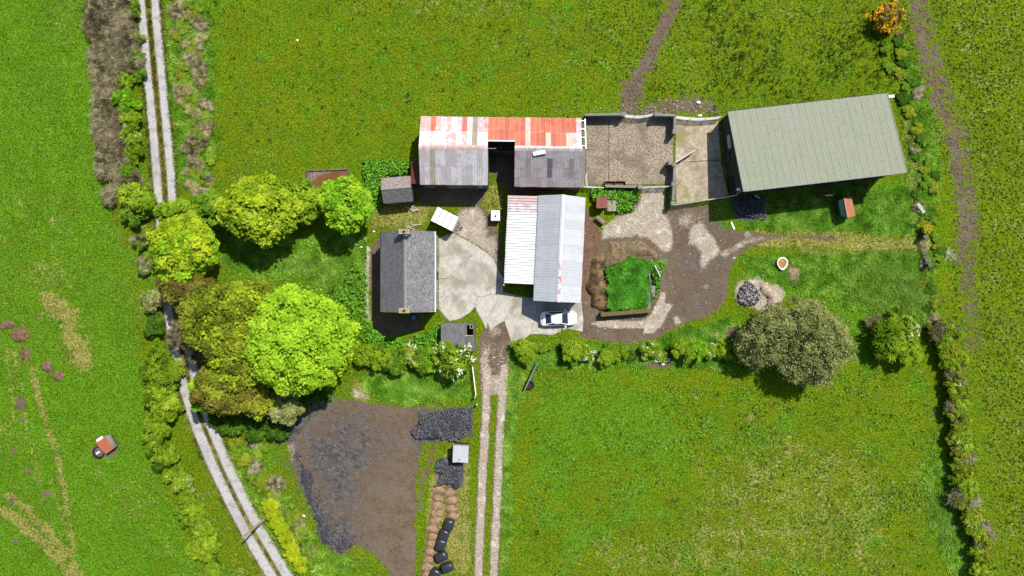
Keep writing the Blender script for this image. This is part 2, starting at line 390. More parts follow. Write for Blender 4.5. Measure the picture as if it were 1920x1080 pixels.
# worn strip beside the lane
LANE = [(272, -80), (277, 0), (286, 100), (296, 200), (305, 300), (311, 380), (316, 450), (321, 520), (332, 610), (349, 695), (371, 770), (396, 834), (426, 902), (461, 972), (500, 1040), (560, 1140)]
stroke('soil', .24, LANE, 22, 4)
stroke('dry', .8, LANE, 30, 6)
HARD = {}
def hard(pts, soft=2): area('hard', 1.0, pts, soft)
Zg = (fbm(X, Y, .8, 3, 11) - .5) * .17 + (fbm(X, Y, 6, 2, 12) - .5) * .12
SLABS = [  # concrete yard in front of the house, split along its joints and long cracks
 [(823, 446), (836, 441), (850, 437), (876, 452), (899, 465), (868, 495), (838, 522), (823, 534)],
 [(899, 465), (925, 484), (934, 505), (943, 520), (943, 548), (932, 549), (905, 556), (895, 556), (885, 548), (873, 530), (853, 522), (838, 522), (868, 495)],
 [(823, 534), (838, 522), (853, 522), (873, 530), (885, 548), (895, 556), (891, 575), (880, 587), (862, 598), (843, 602), (832, 592), (823, 580)],
 [(895, 556), (905, 556), (932, 549), (931, 567), (914, 605), (912, 618), (905, 602), (896, 588), (891, 575)],
 [(932, 549), (943, 548), (983, 556), (968, 564), (946, 602), (934, 608), (920, 620), (914, 605), (931, 567)],
 [(968, 564), (983, 556), (1009, 560), (1009, 575), (995, 626), (985, 634), (958, 641), (951, 618), (946, 602)],
 [(1009, 560), (1050, 562), (1042, 600), (1036, 628), (995, 626), (1009, 575)],
 [(1050, 562), (1090, 563), (1094, 600), (1092, 622), (1064, 616), (1036, 628), (1042, 600)],
]
YARD_N = [[(1099, 222), (1141, 222), (1141, 346), (1099, 347)], [(1142, 222), (1262, 222), (1262, 345), (1142, 346)]]
YARD_E = [[(1267, 226), (1346, 226), (1352, 300), (1266, 304)], [(1266, 305), (1352, 301), (1364, 366), (1340, 372), (1268, 382)]]
for s_ in SLABS + YARD_N + YARD_E: hard(s_); area('soil', 1.0, s_, 3)
stroke('hard', 1.0, LANE, 22, 3)
hard([(714, 436), (815, 436), (815, 584), (714, 584)])
Z = Zg * (1 - np.clip(M['hard'] * 1.6, 0, 1)) * (1 - .75 * np.clip(np.maximum(M['stone'], M['tar']), 0, 1)) - .05 * np.clip(M['hard'] * 1.6, 0, 1)
Z = np.where((np.abs(X) > 71) | (np.abs(Y) > 43), 0, Z)
quads = (np.arange(nx - 1)[None, :] + np.arange(ny - 1)[:, None] * nx).ravel()
quads = np.stack([quads, quads + 1, quads + 1 + nx, quads + nx], 1)
gme = np_mesh('ground', np.stack([X, Y, Z], 1), quads, smooth=True)
for nm, ks in (('maskA', ('lush', 'dry', 'soil', 'poach')), ('maskB', ('stone', 'tar', 'red', 'hard'))):
    at = gme.color_attributes.new(nm, 'FLOAT_COLOR', 'POINT')
    at.data.foreach_set('color', np.stack([np.clip(M[k], 0, 1) for k in ks], 1).astype(np.float32).ravel())

t = NT('ground_turf')
A = t.node('ShaderNodeAttribute', attribute_name='maskA'); B = t.node('ShaderNodeAttribute', attribute_name='maskB')
sa = t.node('ShaderNodeSeparateColor'); t.n.links.new(A.outputs['Color'], sa.inputs[0]); sb = t.node('ShaderNodeSeparateColor'); t.n.links.new(B.outputs['Color'], sb.inputs[0])
lush, dry, soil, poach = sa.outputs[0], sa.outputs[1], sa.outputs[2], A.outputs['Alpha']
stone, tar, red = sb.outputs[0], sb.outputs[1], sb.outputs[2]
nl = t.noise(.45, 3, .6); nb = t.noise(1.2, 4, .65); nm = t.noise(3.6, 4, .7); nf = t.noise(4.6, 3, .75)
mixn = t.math('ADD', t.math('ADD', t.math('MULTIPLY', nb, .40), t.math('MULTIPLY', nm, .38)), t.math('MULTIPLY', nf, .22))
spread = t.math('MULTIPLY', t.math('SUBTRACT', t.math('ADD', t.math('MULTIPLY', nl, .3), t.math('MULTIPLY', mixn, .7)), .5), 2.2)
def edge(mask, lo, hi, amt=.9):
    return t.ramp(t.math('ADD', mask, t.math('MULTIPLY', spread, amt)), lo, hi)
fs = t.math('ADD', t.math('MULTIPLY', nf, .7), t.math('MULTIPLY', nm, .3)); fine = t.ramp(fs, .37, .63)
g = t.mix(fine, (.046, .086, .002), (.176, .230, .008))
g = t.mix(t.ramp(nl, .40, .60, 0, .85), g, t.mix(fine, (.030, .074, .002), (.118, .208, .008)))
g = t.mix(edge(lush, .35, .75, 1.0), g, t.mix(t.ramp(nb, .50, .68, 0, .75), t.mix(fine, (.030, .086, .002), (.118, .246, .011)), t.mix(fine, (.042, .108, .006), (.150, .290, .040))))
g = t.mix(edge(dry, .48, .84, 1.3), g, t.mix(fine, (.100, .104, .010), (.325, .300, .090)))
vz = t.math('ADD', t.math('MULTIPLY', nl, .5), t.math('MULTIPLY', t.noise(.16, 4, .6), .5)); g = t.mix(t.ramp(vz, .38, .60, .20, 0), g, (.012, .030, .002)); g = t.mix(t.ramp(nm, .56, .74, 0, .22), g, (.24, .27, .05))
# hoof prints: small pits of dark wet soil
vv = t.voro(2.3, t.scalevec(1, 1, 0)); pit = t.math('MULTIPLY', t.ramp(vv, .16, .40, 1, 0), t.ramp(t.math('ADD', poach, t.math('MULTIPLY', spread, .6)), .30, .62))
soilc = t.mix(t.ramp(mixn, .34, .66), (.084, .060, .039), (.148, .110, .075))
soilc = t.mix(t.ramp(nl, .40, .65), soilc, t.mix(.5, soilc, (.152, .124, .094)))
g = t.mix(t.math('MULTIPLY', pit, .6), g, (.034, .034, .010))
sf = t.ramp(t.math('ADD', t.math('ADD', soil, t.math('MULTIPLY', spread, .8)), t.math('MULTIPLY', poach, t.math('MULTIPLY', t.math('SUBTRACT', .50, vv), .9))), .44, .60)
soilc = t.mix(edge(red, .3, .7, .8), soilc, t.mix(t.ramp(mixn, .35, .65), (.095, .052, .034), (.175, .108, .070)))
g = t.mix(sf, g, soilc)
g = t.mix(t.math('MULTIPLY', pit, t.math('MULTIPLY', sf, .22)), g, (.045, .033, .023))
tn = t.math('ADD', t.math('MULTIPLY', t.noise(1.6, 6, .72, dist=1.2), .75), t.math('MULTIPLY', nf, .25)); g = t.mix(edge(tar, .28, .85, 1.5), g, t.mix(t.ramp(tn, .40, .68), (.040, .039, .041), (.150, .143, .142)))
stc = t.mix(fine, (.245, .200, .148), (.40, .350, .285)); stc = t.mix(t.ramp(nb, .45, .7, 0, .55), stc, (.215, .17, .11)); stc = t.mix(t.ramp(t.noise(.9, 5, .7, dist=.5), .52, .66, 0, .8), stc, (.50, .46, .40))
g = t.mix(edge(stone, .28, .85, 1.0), g, stc)
hb = t.math('ADD', t.math('MULTIPLY', nf, .6), t.math('MULTIPLY', nm, .9)); hb = t.math('SUBTRACT', hb, t.math('MULTIPLY', pit, t.math('SUBTRACT', 1.6, t.math('MULTIPLY', sf, 1.1))))
gm = t.bsdf(g, 1.0, .0, nrm=t.bump(hb, 1.0, .20))
gob = link('ground', gme, gm); tag(gob, 'rough green pasture, mud and bare earth of the farm', kind='structure')

# ------------------------------------------------------------------ concrete
def concrete(name, a, b, dirt, moss=None, mossamt=.5, grain=2.0, lo=.3, hi=.7, blot=.75):
    a, b, dirt = [tuple(x * .70 for x in q) for q in (a, b, dirt)]
    t = NT(name); n1 = t.noise(.35, 5, .6, dist=.4); n2 = t.noise(grain, 5, .7); n3 = t.noise(16, 3, .7); r = t.rnd()
    c = t.mix(t.ramp(n2, lo, hi), a, b); c = t.mix(t.math('MULTIPLY', t.ramp(n1, .44, .66), blot), c, dirt)
    if moss: c = t.mix(t.math('MULTIPLY', t.ramp(t.noise(.55, 5, .65, dist=.6), .52, .70), mossamt), c, moss)
    c = t.mix(t.math('MULTIPLY', t.ramp(n3, .5, .75), .35), c, dirt)
    # hairline cracks
    dv = t.node('ShaderNodeVectorMath', operation='ADD'); t.n.links.new(t.pos(), dv.inputs[0]); t.n.links.new(t.noise(1.2, 3, .6, out='Color'), dv.inputs[1])
    cr = t.voro(.42, dv.outputs[0], 'DISTANCE_TO_EDGE'); c = t.mix(t.math('MULTIPLY', t.ramp(cr, .004, .016, 1, 0), t.ramp(n1, .42, .55, .4, 0)), c, tuple(x * .3 for x in dirt))
    c = t.mix(t.math('MULTIPLY', r, .14), c, dirt)
    return t.bsdf(c, .9, .2, nrm=t.bump(t.math('ADD', n2, t.math('MULTIPLY', n3, .5)), .3, .03))
M_CONC = concrete('yard_concrete', (.46, .43, .37), (.62, .59, .53), (.24, .22, .17), (.20, .18, .09), .55)
M_YARDN = concrete('stockyard_concrete', (.15, .115, .078), (.50, .41, .30), (.115, .095, .076), None, 0, 5.0, .34, .66, .6)
M_YARDE = concrete('pen_concrete', (.36, .29, .20), (.54, .47, .36), (.22, .18, .11), (.20, .18, .05), .8, 1.8, .36, .64, .8)
M_WALL = concrete('weathered_wall', (.13, .12, .105), (.27, .25, .22), (.07, .065, .055), (.10, .11, .04), .6)
M_RENDER = concrete('wall_render', (.40, .39, .36), (.55, .54, .50), (.22, .21, .19))

def ragged(poly, z0, z1, name, mat, parent, inset=.012, jit=.02, step=.55, seed=0):
    """a slab with worn edges"""
    r = random.Random(seed); p = PX(poly); c = p.mean(0); out = []
    n = len(p)
    for i in range(n):
        a, b = p[i], p[(i + 1) % n]; L = np.hypot(*(b - a)); k = max(1, int(L / step)); d = (b - a) / (L + 1e-9)
        nrm = np.array([-d[1], d[0]])
        if np.dot(nrm, c - (a + b) / 2) < 0: nrm = -nrm
        for j in range(k):
            q = a + (b - a) * j / k
            if j == 0: q = q + (c - q) / np.hypot(*(c - q)) * inset * 1.4
            else: q = q + nrm * (inset + r.uniform(-jit * .8, jit))
            out.append(q)
    return MB().prism(out, z0, z1).build(name, mat, parent)
def setting(name, label, loc=(0, 0, 0)):
    o = bpy.data.objects.new(name, None); COL.objects.link(o); o.location = loc; o['kind'] = 'structure'; o['label'] = label; return o
yard = setting('concrete_yard', 'cracked pale concrete yard beside the slate roofed house')
for i, s_ in enumerate(SLABS): ragged(s_, -.12, .03 + .006 * (i % 3), 'slab', M_CONC, yard, seed=i)
stock = setting('stockyard_floor', 'speckled brown concrete floor of the walled stockyard')
for i, s_ in enumerate(YARD_N): ragged(s_, -.12, .03, 'slab', M_YARDN, stock, .005, .008, seed=20 + i)
pen = setting('pen_floor', 'mossy beige concrete floor between stockyard and green barn')
for i, s_ in enumerate(YARD_E): ragged(s_, -.12, .032, 'slab', M_YARDE, pen, .005, .02, seed=30 + i)

# ------------------------------------------------------------------ lane: two worn wheel tracks and a grassy crown
def resample(pts, step):
    p = PX(pts); seg = np.hypot(*np.diff(p, axis=0).T); s = np.concatenate([[0], np.cumsum(seg)]); q = np.arange(0, s[-1], step)
    # Catmull-like smoothing: dense linear then box blur
    r = np.stack([np.interp(q, s, p[:, 0]), np.interp(q, s, p[:, 1])], 1); k = max(3, int(5 / step)) | 1
    pad = np.pad(r, ((k // 2, k // 2), (0, 0)), mode='edge'); ker = np.ones(k) / k
    return np.stack([np.convolve(pad[:, 0], ker, 'valid'), np.convolve(pad[:, 1], ker, 'valid')], 1)
lc = resample(LANE, .35); tg = np.gradient(lc, axis=0); tg /= np.hypot(tg[:, 0], tg[:, 1])[:, None]; nrm = np.stack([tg[:, 1], -tg[:, 0]], 1)
t = NT('lane_gravel'); n1 = t.noise(1.1, 4, .65); n2 = t.noise(9, 3, .7); n3 = t.noise(.3, 3)
c = t.mix(t.ramp(n2, .3, .7), (.265, .256, .248), (.385, .375, .366)); c = t.mix(t.math('MULTIPLY', t.ramp(n1, .50, .62), .6), c, (.185, .17, .155)); c = t.mix(t.ramp(t.noise(.22, 3), .48, .62, 0, .45), c, (.22, .205, .19))
edg = t.attr('edge'); e2 = t.math('ADD', edg, t.math('MULTIPLY', t.math('SUBTRACT', t.noise(2.6, 4, .7), .5), .6))
c = t.mix(t.ramp(e2, .50, .78), c, t.mix(t.ramp(n2, .35, .7), (.105, .09, .062), (.22, .19, .15)))
M_LANE = t.bsdf(c, .92, .15, nrm=t.bump(n2, .35, .02))
def strip(name, offs0, offs1, low0, low1, label, z, seed, n=9):
    k = len(lc); sv = np.arange(k) * .35; bl = np.clip((sv - 40) / 18, 0, 1); offs0 = offs0 * (1 - bl) + low0 * bl; offs1 = offs1 * (1 - bl) + low1 * bl
    w0 = offs0 + (fbm(sv, sv * 0, 1.2, 3, seed) - .5) * .18; w1 = offs1 + (fbm(sv, sv * 0, 1.2, 3, seed + 1) - .5) * .18
    v = []; ed = []
    for j in range(n):
        u = j / (n - 1); off = w0 * (1 - u) + w1 * u; p = lc + nrm * off[:, None]
        v.append(np.column_stack([p, np.full(k, z) + .012 * math.sin(u * math.pi)])); ed.append(np.full(k, abs(2 * u - 1) ** 2.2))
    v = np.concatenate(v); ed = np.concatenate(ed); a = np.arange(k - 1)
    q = np.concatenate([np.stack([j * k + a, j * k + a + 1, (j + 1) * k + a + 1, (j + 1) * k + a], 1) for j in range(n - 1)])
    me = np_mesh(name, v, q, smooth=True); at = me.attributes.new('edge', 'FLOAT', 'POINT'); at.data.foreach_set('value', ed.astype(np.float32))
    return tag(link(name, me, M_LANE), label, kind='structure')
strip('lane_track', -1.50, -.30, -1.62, -.16, 'pale gravel wheel track of the lane on the meadow side', .02, 50)
strip('lane_track', .30, 1.45, .16, 1.55, 'pale gravel wheel track of the lane on the farm side', .02, 60)
# ------------------------------------------------------------------ roofing materials
def sheet_mat(name, base, base2, stain, stain_amt=.5, streak=None, edge=None, rough=.55, metal=0.0, xonly=False, s_scale=.8, axis='y', rnd_amt=.16):
    """weathered corrugated sheet: patchy paint, streaks running down the slope, worn pale edges"""
    sc_ = lambda q, k=.72: tuple(x * k for x in q) if q else None
    base, base2, stain, streak, edge = sc_(base), sc_(base2), sc_(stain), sc_(streak), sc_(edge)
    t = NT(name); tc = t.node('ShaderNodeTexCoord'); gen = tc.outputs['Generated']; ob = tc.outputs['Object']; r = t.rnd()
    n1 = t.noise(s_scale, 5, .65); n2 = t.noise(5, 4, .7)
    c = t.mix(t.ramp(n2, .3, .7), base, base2)
    c = t.mix(t.math('MULTIPLY', t.ramp(t.math('ADD', n1, t.math('MULTIPLY', t.math('SUBTRACT', r, .5), .34)), .46, .60), stain_amt), c, stain)
    if streak:
        off = t.node('ShaderNodeVectorMath', operation='ADD'); t.n.links.new(ob, off.inputs[0]); cm = t.node('ShaderNodeCombineXYZ'); t.n.links.new(t.math('MULTIPLY', r, 40), cm.inputs[0]); t.n.links.new(cm.outputs[0], off.inputs[1])
        st = t.noise(1, 4, .7, t.scalevec(9 if axis == 'y' else .8, .8 if axis == 'y' else 9, 1, off.outputs[0]))
        c = t.mix(t.math('MULTIPLY', t.ramp(st, .48, .68), .6), c, streak)
    if edge:
        sx = t.node('ShaderNodeSeparateXYZ'); t.n.links.new(gen, sx.inputs[0])
        d = t.math('MULTIPLY', t.math('MINIMUM', sx.outputs[0], t.math('SUBTRACT', 1.0, sx.outputs[0])), .35) if xonly else t.math('MINIMUM', t.math('MULTIPLY', t.math('MINIMUM', sx.outputs[0], t.math('SUBTRACT', 1.0, sx.outputs[0])), .6), t.math('MINIMUM', sx.outputs[1], t.math('SUBTRACT', 1.0, sx.outputs[1])))
        d = t.math('ADD', d, t.math('MULTIPLY', t.math('SUBTRACT', n2, .5), .10))
        c = t.mix(t.ramp(d, -.012, .034, .8, 0), c, edge)
        if xonly: c = t.mix(t.ramp(t.math('ADD', sx.outputs[1], t.math('MULTIPLY', n2, .03)), .0, .06, .5, 0), c, edge)
    c = t.mix(t.math('MULTIPLY', r, rnd_amt), c, stain)
    return t.bsdf(c, rough, .3, metal, t.bump(n2, .15, .01))
M_PINK = sheet_mat('faded_pink_sheet', (.56, .50, .49), (.74, .70, .69), (.50, .27, .24), .70, (.62, .40, .37), (.80, .78, .76), s_scale=1.9)
M_ORANGE = sheet_mat('orange_painted_sheet', (.52, .125, .062), (.60, .185, .100), (.42, .085, .050), .6, (.62, .30, .21), (.66, .50, .43), s_scale=.7)
M_GREYL = sheet_mat('light_grey_sheet', (.42, .42, .43), (.58, .58, .585), (.33, .25, .25), .55, (.27, .27, .28), (.30, .30, .31))
M_GREYD = sheet_mat('dull_grey_sheet', (.25, .24, .245), (.36, .35, .355), (.25, .17, .165), .6, (.17, .165, .165), None, s_scale=1.2)
M_REDRUST = sheet_mat('red_patched_sheet', (.58, .30, .27), (.74, .62, .60), (.50, .12, .09), .9, None, None)
M_TAN = sheet_mat('tan_rooflight', (.30, .26, .19), (.37, .33, .25), (.22, .19, .13), .5)
M_CREAM = sheet_mat('cream_rooflight', (.50, .46, .36), (.60, .56, .46), (.36, .31, .22), .5)
M_DRKLT = sheet_mat('dark_rooflight', (.10, .10, .105), (.15, .15, .155), (.07, .07, .07), .5)
M_MIDLT = sheet_mat('grey_rooflight', (.19, .185, .18), (.24, .235, .23), (.14, .13, .12), .5)
M_WHITE = sheet_mat('white_box_profile_sheet', (.80, .81, .82), (.90, .91, .91), (.70, .70, .70), .35, None, None, .45)
M_WHITERUST = sheet_mat('rusting_white_sheet', (.66, .66, .66), (.80, .80, .80), (.50, .15, .11), .38, None, None, s_scale=1.6)
M_GALV = sheet_mat('galvanised_sheet', (.50, .52, .545), (.58, .60, .62), (.44, .455, .475), .5, None, (.42, .43, .45), .5)
M_GREENRF = sheet_mat('green_fibre_cement', (.232, .256, .178), (.302, .326, .236), (.284, .295, .232), .7, (.24, .26, .20), (.13, .145, .11), .85, xonly=True, s_scale=.35, rnd_amt=.25)
M_RUSTRED = simple('dark_red_oxide', (.20, .055, .040), .8, .2, 0, .45, 4)
M_ORANGEP = simple('orange_oxide', (.55, .17, .09), .8, .2, 0, .3, 3)
M_DARK = simple('interior_shade_paint', (.030, .028, .026), .9, .1)  # near-black colour standing in for the shade inside openings
M_WOOD = simple('weathered_timber', (.30, .25, .19), .9, .1, 0, .5, 5)
M_PWOOD = simple('pale_timber', (.55, .48, .36), .9, .1, 0, .35, 6)
M_WHITEP = simple('white_paint', (.80, .80, .78), .45, .4, 0, .08, 3)
M_STEEL = simple('galvanised_steel', (.52, .53, .54), .4, .5, .5, .2, 6)
M_BLACK = simple('black_rubber', (.022, .022, .024), .75, .3, 0, .3, 8)
M_GREENP = simple('dark_green_sheet', (.025, .085, .045), .6, .3, 0, .3, 4)
M_BRICKY = simple('chimney_render', (.44, .37, .25), .9, .1, 0, .3, 4)
M_POT = simple('terracotta_pot', (.10, .06, .045), .9, .1)
M_SIDE = simple('grey_green_cladding', (.060, .064, .050), .85, .15, 0, .4, 2)
M_CONCP = simple('pillar_concrete', (.30, .285, .25), .9, .1, 0, .35, 5)
M_RUST = simple('rusty_iron', (.16, .065, .035), .8, .2, 0, .5, 8)
t = NT('window_glass'); M_GLASS = t.bsdf((.025, .035, .045), .06, .7)
t = NT('brown_water'); nw = t.noise(1.5, 3); M_WATER = t.bsdf(t.mix(nw, (.075, .030, .010), (.17, .075, .022)), .12, .5)
t = NT('roof_slate'); n2 = t.noise(8, 4, .75); r = t.attr('tint'); lich = t.math('MULTIPLY', t.ramp(t.noise(6, 4, .8), .56, .68), t.ramp(t.noise(.35, 3), .40, .60))
c = t.mix(r, (.082, .081, .086), (.125, .123, .130)); c = t.mix(t.math('MULTIPLY', t.ramp(n2, .5, .75), .4), c, (.07, .068, .07)); c = t.mix(t.math('MULTIPLY', lich, .75), c, (.29, .28, .27))
M_SLATE = t.bsdf(c, .7, .3, nrm=t.bump(n2, .2, .01))
t = NT('lichened_slate'); n2 = t.noise(8, 4, .75); lich = t.math('MULTIPLY', t.ramp(t.noise(7, 3, .75), .52, .62), t.ramp(t.noise(.5, 3), .34, .58, .25, 1)); c = t.mix(t.attr('tint'), (.088, .086, .090), (.14, .137, .143)); c = t.mix(t.math('MULTIPLY', lich, .8), c, (.34, .33, .32)); M_SLATEL = t.bsdf(c, .75, .25)
t = NT('ridge_tile'); M_RIDGE = t.bsdf(t.mix(t.noise(6, 4, .7), (.14, .125, .12), (.24, .23, .215)), .85, .2)
t = NT('pink_slate'); n2 = t.noise(8, 4, .75); c = t.mix(t.attr('tint'), (.155, .125, .12), (.22, .185, .175)); c = t.mix(t.math('MULTIPLY', t.ramp(t.noise(5, 4, .8), .5, .66), .6), c, (.36, .30, .285)); M_PSLATE = t.bsdf(c, .75, .25)

SHEETS = {}
def sheet_mesh(wd, ln, ribs, amp, box=False):
    k = (round(wd, 3), round(ln, 3), ribs, amp, box)
    if k in SHEETS: return SHEETS[k]
    xs, zs = [], []
    if box:
        for i in range(ribs):
            b = i / ribs
            for u, z in ((0, 0), (.62, 0), (.70, 1), (.92, 1)): xs.append((b + u / ribs) * wd); zs.append(z * amp)
        xs.append(wd); zs.append(0)
    else:
        n = ribs * 2
        for i in range(n + 1): xs.append(i / n * wd); zs.append(amp * (i % 2))
    v = [(x, 0, z) for x, z in zip(xs, zs)] + [(x, ln, z) for x, z in zip(xs, zs)]; n = len(xs)
    me = bpy.data.meshes.new('roof_sheet'); me.from_pydata(v, [], [(i, i + 1, n + i + 1, n + i) for i in range(n - 1)]); me.update()
    me.materials.append(None); SHEETS[k] = me; return me
def obj_mat(o, m):
    o.material_slots[0].link = 'OBJECT'; o.material_slots[0].material = m
def sheets(parent, org, U, V, lu, lv, nc, nr, pick, ribs=4, amp=.025, box=False, name='roof_sheet', jit=1.0, gap=1.0):
    """lay nc x nr sheets over the plane org + U*lu + V*lv (V runs up the slope)"""
    U = Vector(U).normalized(); V = Vector(V).normalized(); N = U.cross(V).normalized(); org = Vector(org)
    if N.z < 0: N = -N
    wd, ln = lu / nc, lv / nr
    me = sheet_mesh(wd * 1.015 * gap, ln * 1.05, ribs, amp, box)
    R = Matrix((U, V, N)).transposed().to_4x4()
    flip = U.cross(V).z < 0
    if flip:
        org = org + U * lu; U = -U; R = Matrix((U, V, N)).transposed().to_4x4()
    for i in range(nc):
        for j in range(nr):
            m = pick(nc - 1 - i if flip else i, j)
            if m is None: continue
            p = org + U * (i * wd + random.uniform(-.008, .008) * jit) + V * (j * ln - ln * .03 + random.uniform(-.025, .02) * jit) + N * (.006 + .007 * (i % 2) + .012 * j + random.uniform(0, .006))
            o = bpy.data.objects.new(name, me); COL.objects.link(o); o.parent = parent
            loc = p - parent.location
            o.matrix_basis = Matrix.Translation(loc) @ R @ Matrix.Rotation(random.uniform(-.004, .004) * jit, 4, 'Z')
            obj_mat(o, m)

def slates(parent, name, corner, U, V, lu, lv, nc, nr, mat, seed=0):
    """courses of overlapping slates, each a tilted plate with its own small offset"""
    U = Vector(U).normalized(); V = Vector(V).normalized(); N = U.cross(V).normalized()
    if N.z < 0: N = -N
    r = np.random.default_rng(seed); wd = lu / nc; ln = lv / nr
    ii, jj = np.meshgrid(np.arange(nc + 1), np.arange(nr)); ii = ii.ravel().astype(float); jj = jj.ravel(); n = len(ii)
    x0 = np.clip((ii - .5 * (jj % 2)) * wd, 0, lu); x1 = np.clip((ii + 1 - .5 * (jj % 2)) * wd, 0, lu); keep = x1 - x0 > .02; x0, x1, jj = x0[keep], x1[keep], jj[keep]; n = len(x0)
    y0 = jj * ln + r.uniform(-.012, .012, n); y1 = (jj + 1.15) * ln; z0 = .030 + r.uniform(0, .012, n); z1 = np.full(n, .006)
    g = .006; U_, V_, N_ = np.array(U), np.array(V), np.array(N); o = np.array(Vector(corner) - parent.location)
    def pt(x, y, z): return o + x[:, None] * U_ + y[:, None] * V_ + z[:, None] * N_
    v = np.stack([pt(x0 + g, y0, z0), pt(x1 - g, y0, z0), pt(x1 - g, y1, z1), pt(x0 + g, y1, z1)], 1).reshape(-1, 3)
    flip = np.dot(np.cross(U_, V_), N_) < 0
    q = np.arange(n)[:, None] * 4 + (np.array([3, 2, 1, 0]) if flip else np.array([0, 1, 2, 3]))
    me = np_mesh(name, v, q); at = me.attributes.new('tint', 'FLOAT', 'FACE'); at.data.foreach_set('value', r.random(n).astype(np.float32))
    return tag(link(name, me, mat, parent), kind='stuff')

def frame(ox, oy, ang):
    """local frame: a east-ish, b south-ish"""
    ca, sa = math.cos(ang), math.sin(ang)
    return lambda a, b, z=0.0: Vector((ox + a * ca + b * sa, oy + a * sa - b * ca, z))

# ------------------------------------------------------------------ long red barn
L = frame(-10.75, 20.18, math.radians(-.72)); RE, RR = 4.2, 5.7
barn = thing('long_barn', 'long U-shaped barn with faded orange and pink north roof and grey south wings', 'barn', L(9.6, 4, 0))
def wall(parent, a, b, z1, th, mat, name='wall', z0=-.05):
    a = Vector(a); b = Vector(b); d = b - a; ang = math.atan2(d.y, d.x); c = (a + b) / 2
    return bx(name, (c.x, c.y, (z0 + z1) / 2), (d.length, th, z1 - z0), mat, parent, ang)
def gable(parent, a, b, apex_t, ze, zr, th, mat, name='gable_wall'):
    """wall from a to b with a peak at fraction apex_t"""
    a = Vector((a[0], a[1])); b = Vector((b[0], b[1])); d = (b - a).normalized(); n = Vector((-d.y, d.x)) * th / 2; ap = a + (b - a) * apex_t
    prof = [(a, -.05), (b, -.05), (b, ze), (ap, zr), (a, ze)]
    v = [(*(p + n), z) for p, z in prof] + [(*(p - n), z) for p, z in prof]
    return MB().add(v, [(0, 1, 2, 3, 4), (9, 8, 7, 6, 5)] + [(i, 5 + i, 5 + (i + 1) % 5, (i + 1) % 5) for i in range(5)]).build(name, mat, parent)
wall(barn, L(.12, .15), L(19.2, .15), RE - .12, .2, M_WALL, 'rear_wall')
wall(barn, L(.12, 7.75), L(7.9, 7.75), RE - .12, .2, M_WALL, 'front_wall'); wall(barn, L(11.22, 7.80), L(19.2, 7.80), RE - .12, .2, M_WALL, 'front_wall')
for u, z in ((.2, 0), (7.9, 0), (11.22, 0), (19.1, 0)):
    gable(barn, L(u, .26)[:2], L(u, 7.64)[:2], .485, RE - .15, RR - .15, .18, M_WALL)
wall(barn, L(7.99, 3.3), L(11.13, 3.3), 1.2, .15, M_WALL, 'half_wall')
bx('door', L(2.2, 7.87, 1.3), (1.5, .06, 2.6), M_RUSTRED, barn, math.radians(-.72)); bx('door', L(14.5, 7.92, 1.4), (2.6, .06, 2.8), M_RUSTRED, barn, math.radians(-.72))
bx('sign_board', L(7.1, 7.95, 2.6), (.35, .1, .25), M_WHITEP, barn)
Un = L(1, 0) - L(0, 0)
rng_pick = random.Random(3)
def pk_nl(i, j):
    if i == 10: return M_TAN
    if (i, j) == (2, 0): return M_ORANGE
    if (i, j) in ((8, 0), (12, 0)): return M_REDRUST
    return M_PINK
VN = (L(0, 3.82, RR) - L(0, 0, RE)); VS = (L(0, 3.82, RR) - L(0, 7.92, RE))
sheets(barn, L(0, 0, RE), Un, VN, 7.98, VN.length, 13, 2, lambda i, j: pk_nl(i, j), 3)
tv = 2.98 / 3.82; VM = (L(0, 2.98, RE + 1.5 * tv) - L(0, 0, RE))
sheets(barn, L(8.0, 0, RE), Un, VM, 3.13, VM.length, 5, 2, lambda i, j: M_ORANGE, 3)
def pk_nr(i, j):
    if j == 1 and i in (2, 6, 10): return M_CREAM
    if j == 0 and i == 2: return M_REDRUST
    if i == 12 or (i == 11 and j == 1): return M_PINK
    return M_ORANGE
sheets(barn, L(11.15, 0, RE), Un, VN, 7.75, VN.length, 13, 2, pk_nr, 3)
sheets(barn, L(0, 7.92, RE), Un, VS, 7.98, VS.length, 13, 2, lambda i, j: M_TAN if i == 2 else M_GREYL, 3)
VS2 = (L(0, 3.82, RR) - L(0, 8.05, RE - .05))
sheets(barn, L(11.12, 8.05, RE - .05), Un, VS2, 8.2, VS2.length, 13, 4, lambda i, j: (M_MIDLT if i in (2, 10) else M_DRKLT if i == 6 else M_GREYD) if j in (1, 2) and i in (2, 6, 10) else M_GREYD, 3)
for a, b in ((0, 7.98), (11.12, 18.95)):
    MB().hull8([L(a, 3.55, RR - .10), L(b, 3.55, RR - .10), L(b, 3.82, RR + .02), L(a, 3.82, RR + .02)], [L(a, 3.55, RR - .05), L(b, 3.55, RR - .05), L(b, 3.82, RR + .075), L(a, 3.82, RR + .075)]).hull8(
        [L(a, 3.82, RR + .02), L(b, 3.82, RR + .02), L(b, 4.12, RR - .10), L(a, 4.12, RR - .10)], [L(a, 3.82, RR + .07), L(b, 3.82, RR + .07), L(b, 4.12, RR - .05), L(a, 4.12, RR - .05)]).build('ridge_cap', M_PINK, barn)
MB().tube(L(8.0, 2.98, RE + 1.5 * tv + .05), L(11.13, 2.98, RE + 1.5 * tv + .05), .09, n=6).build('ridge_cap', M_WHITEP, barn)
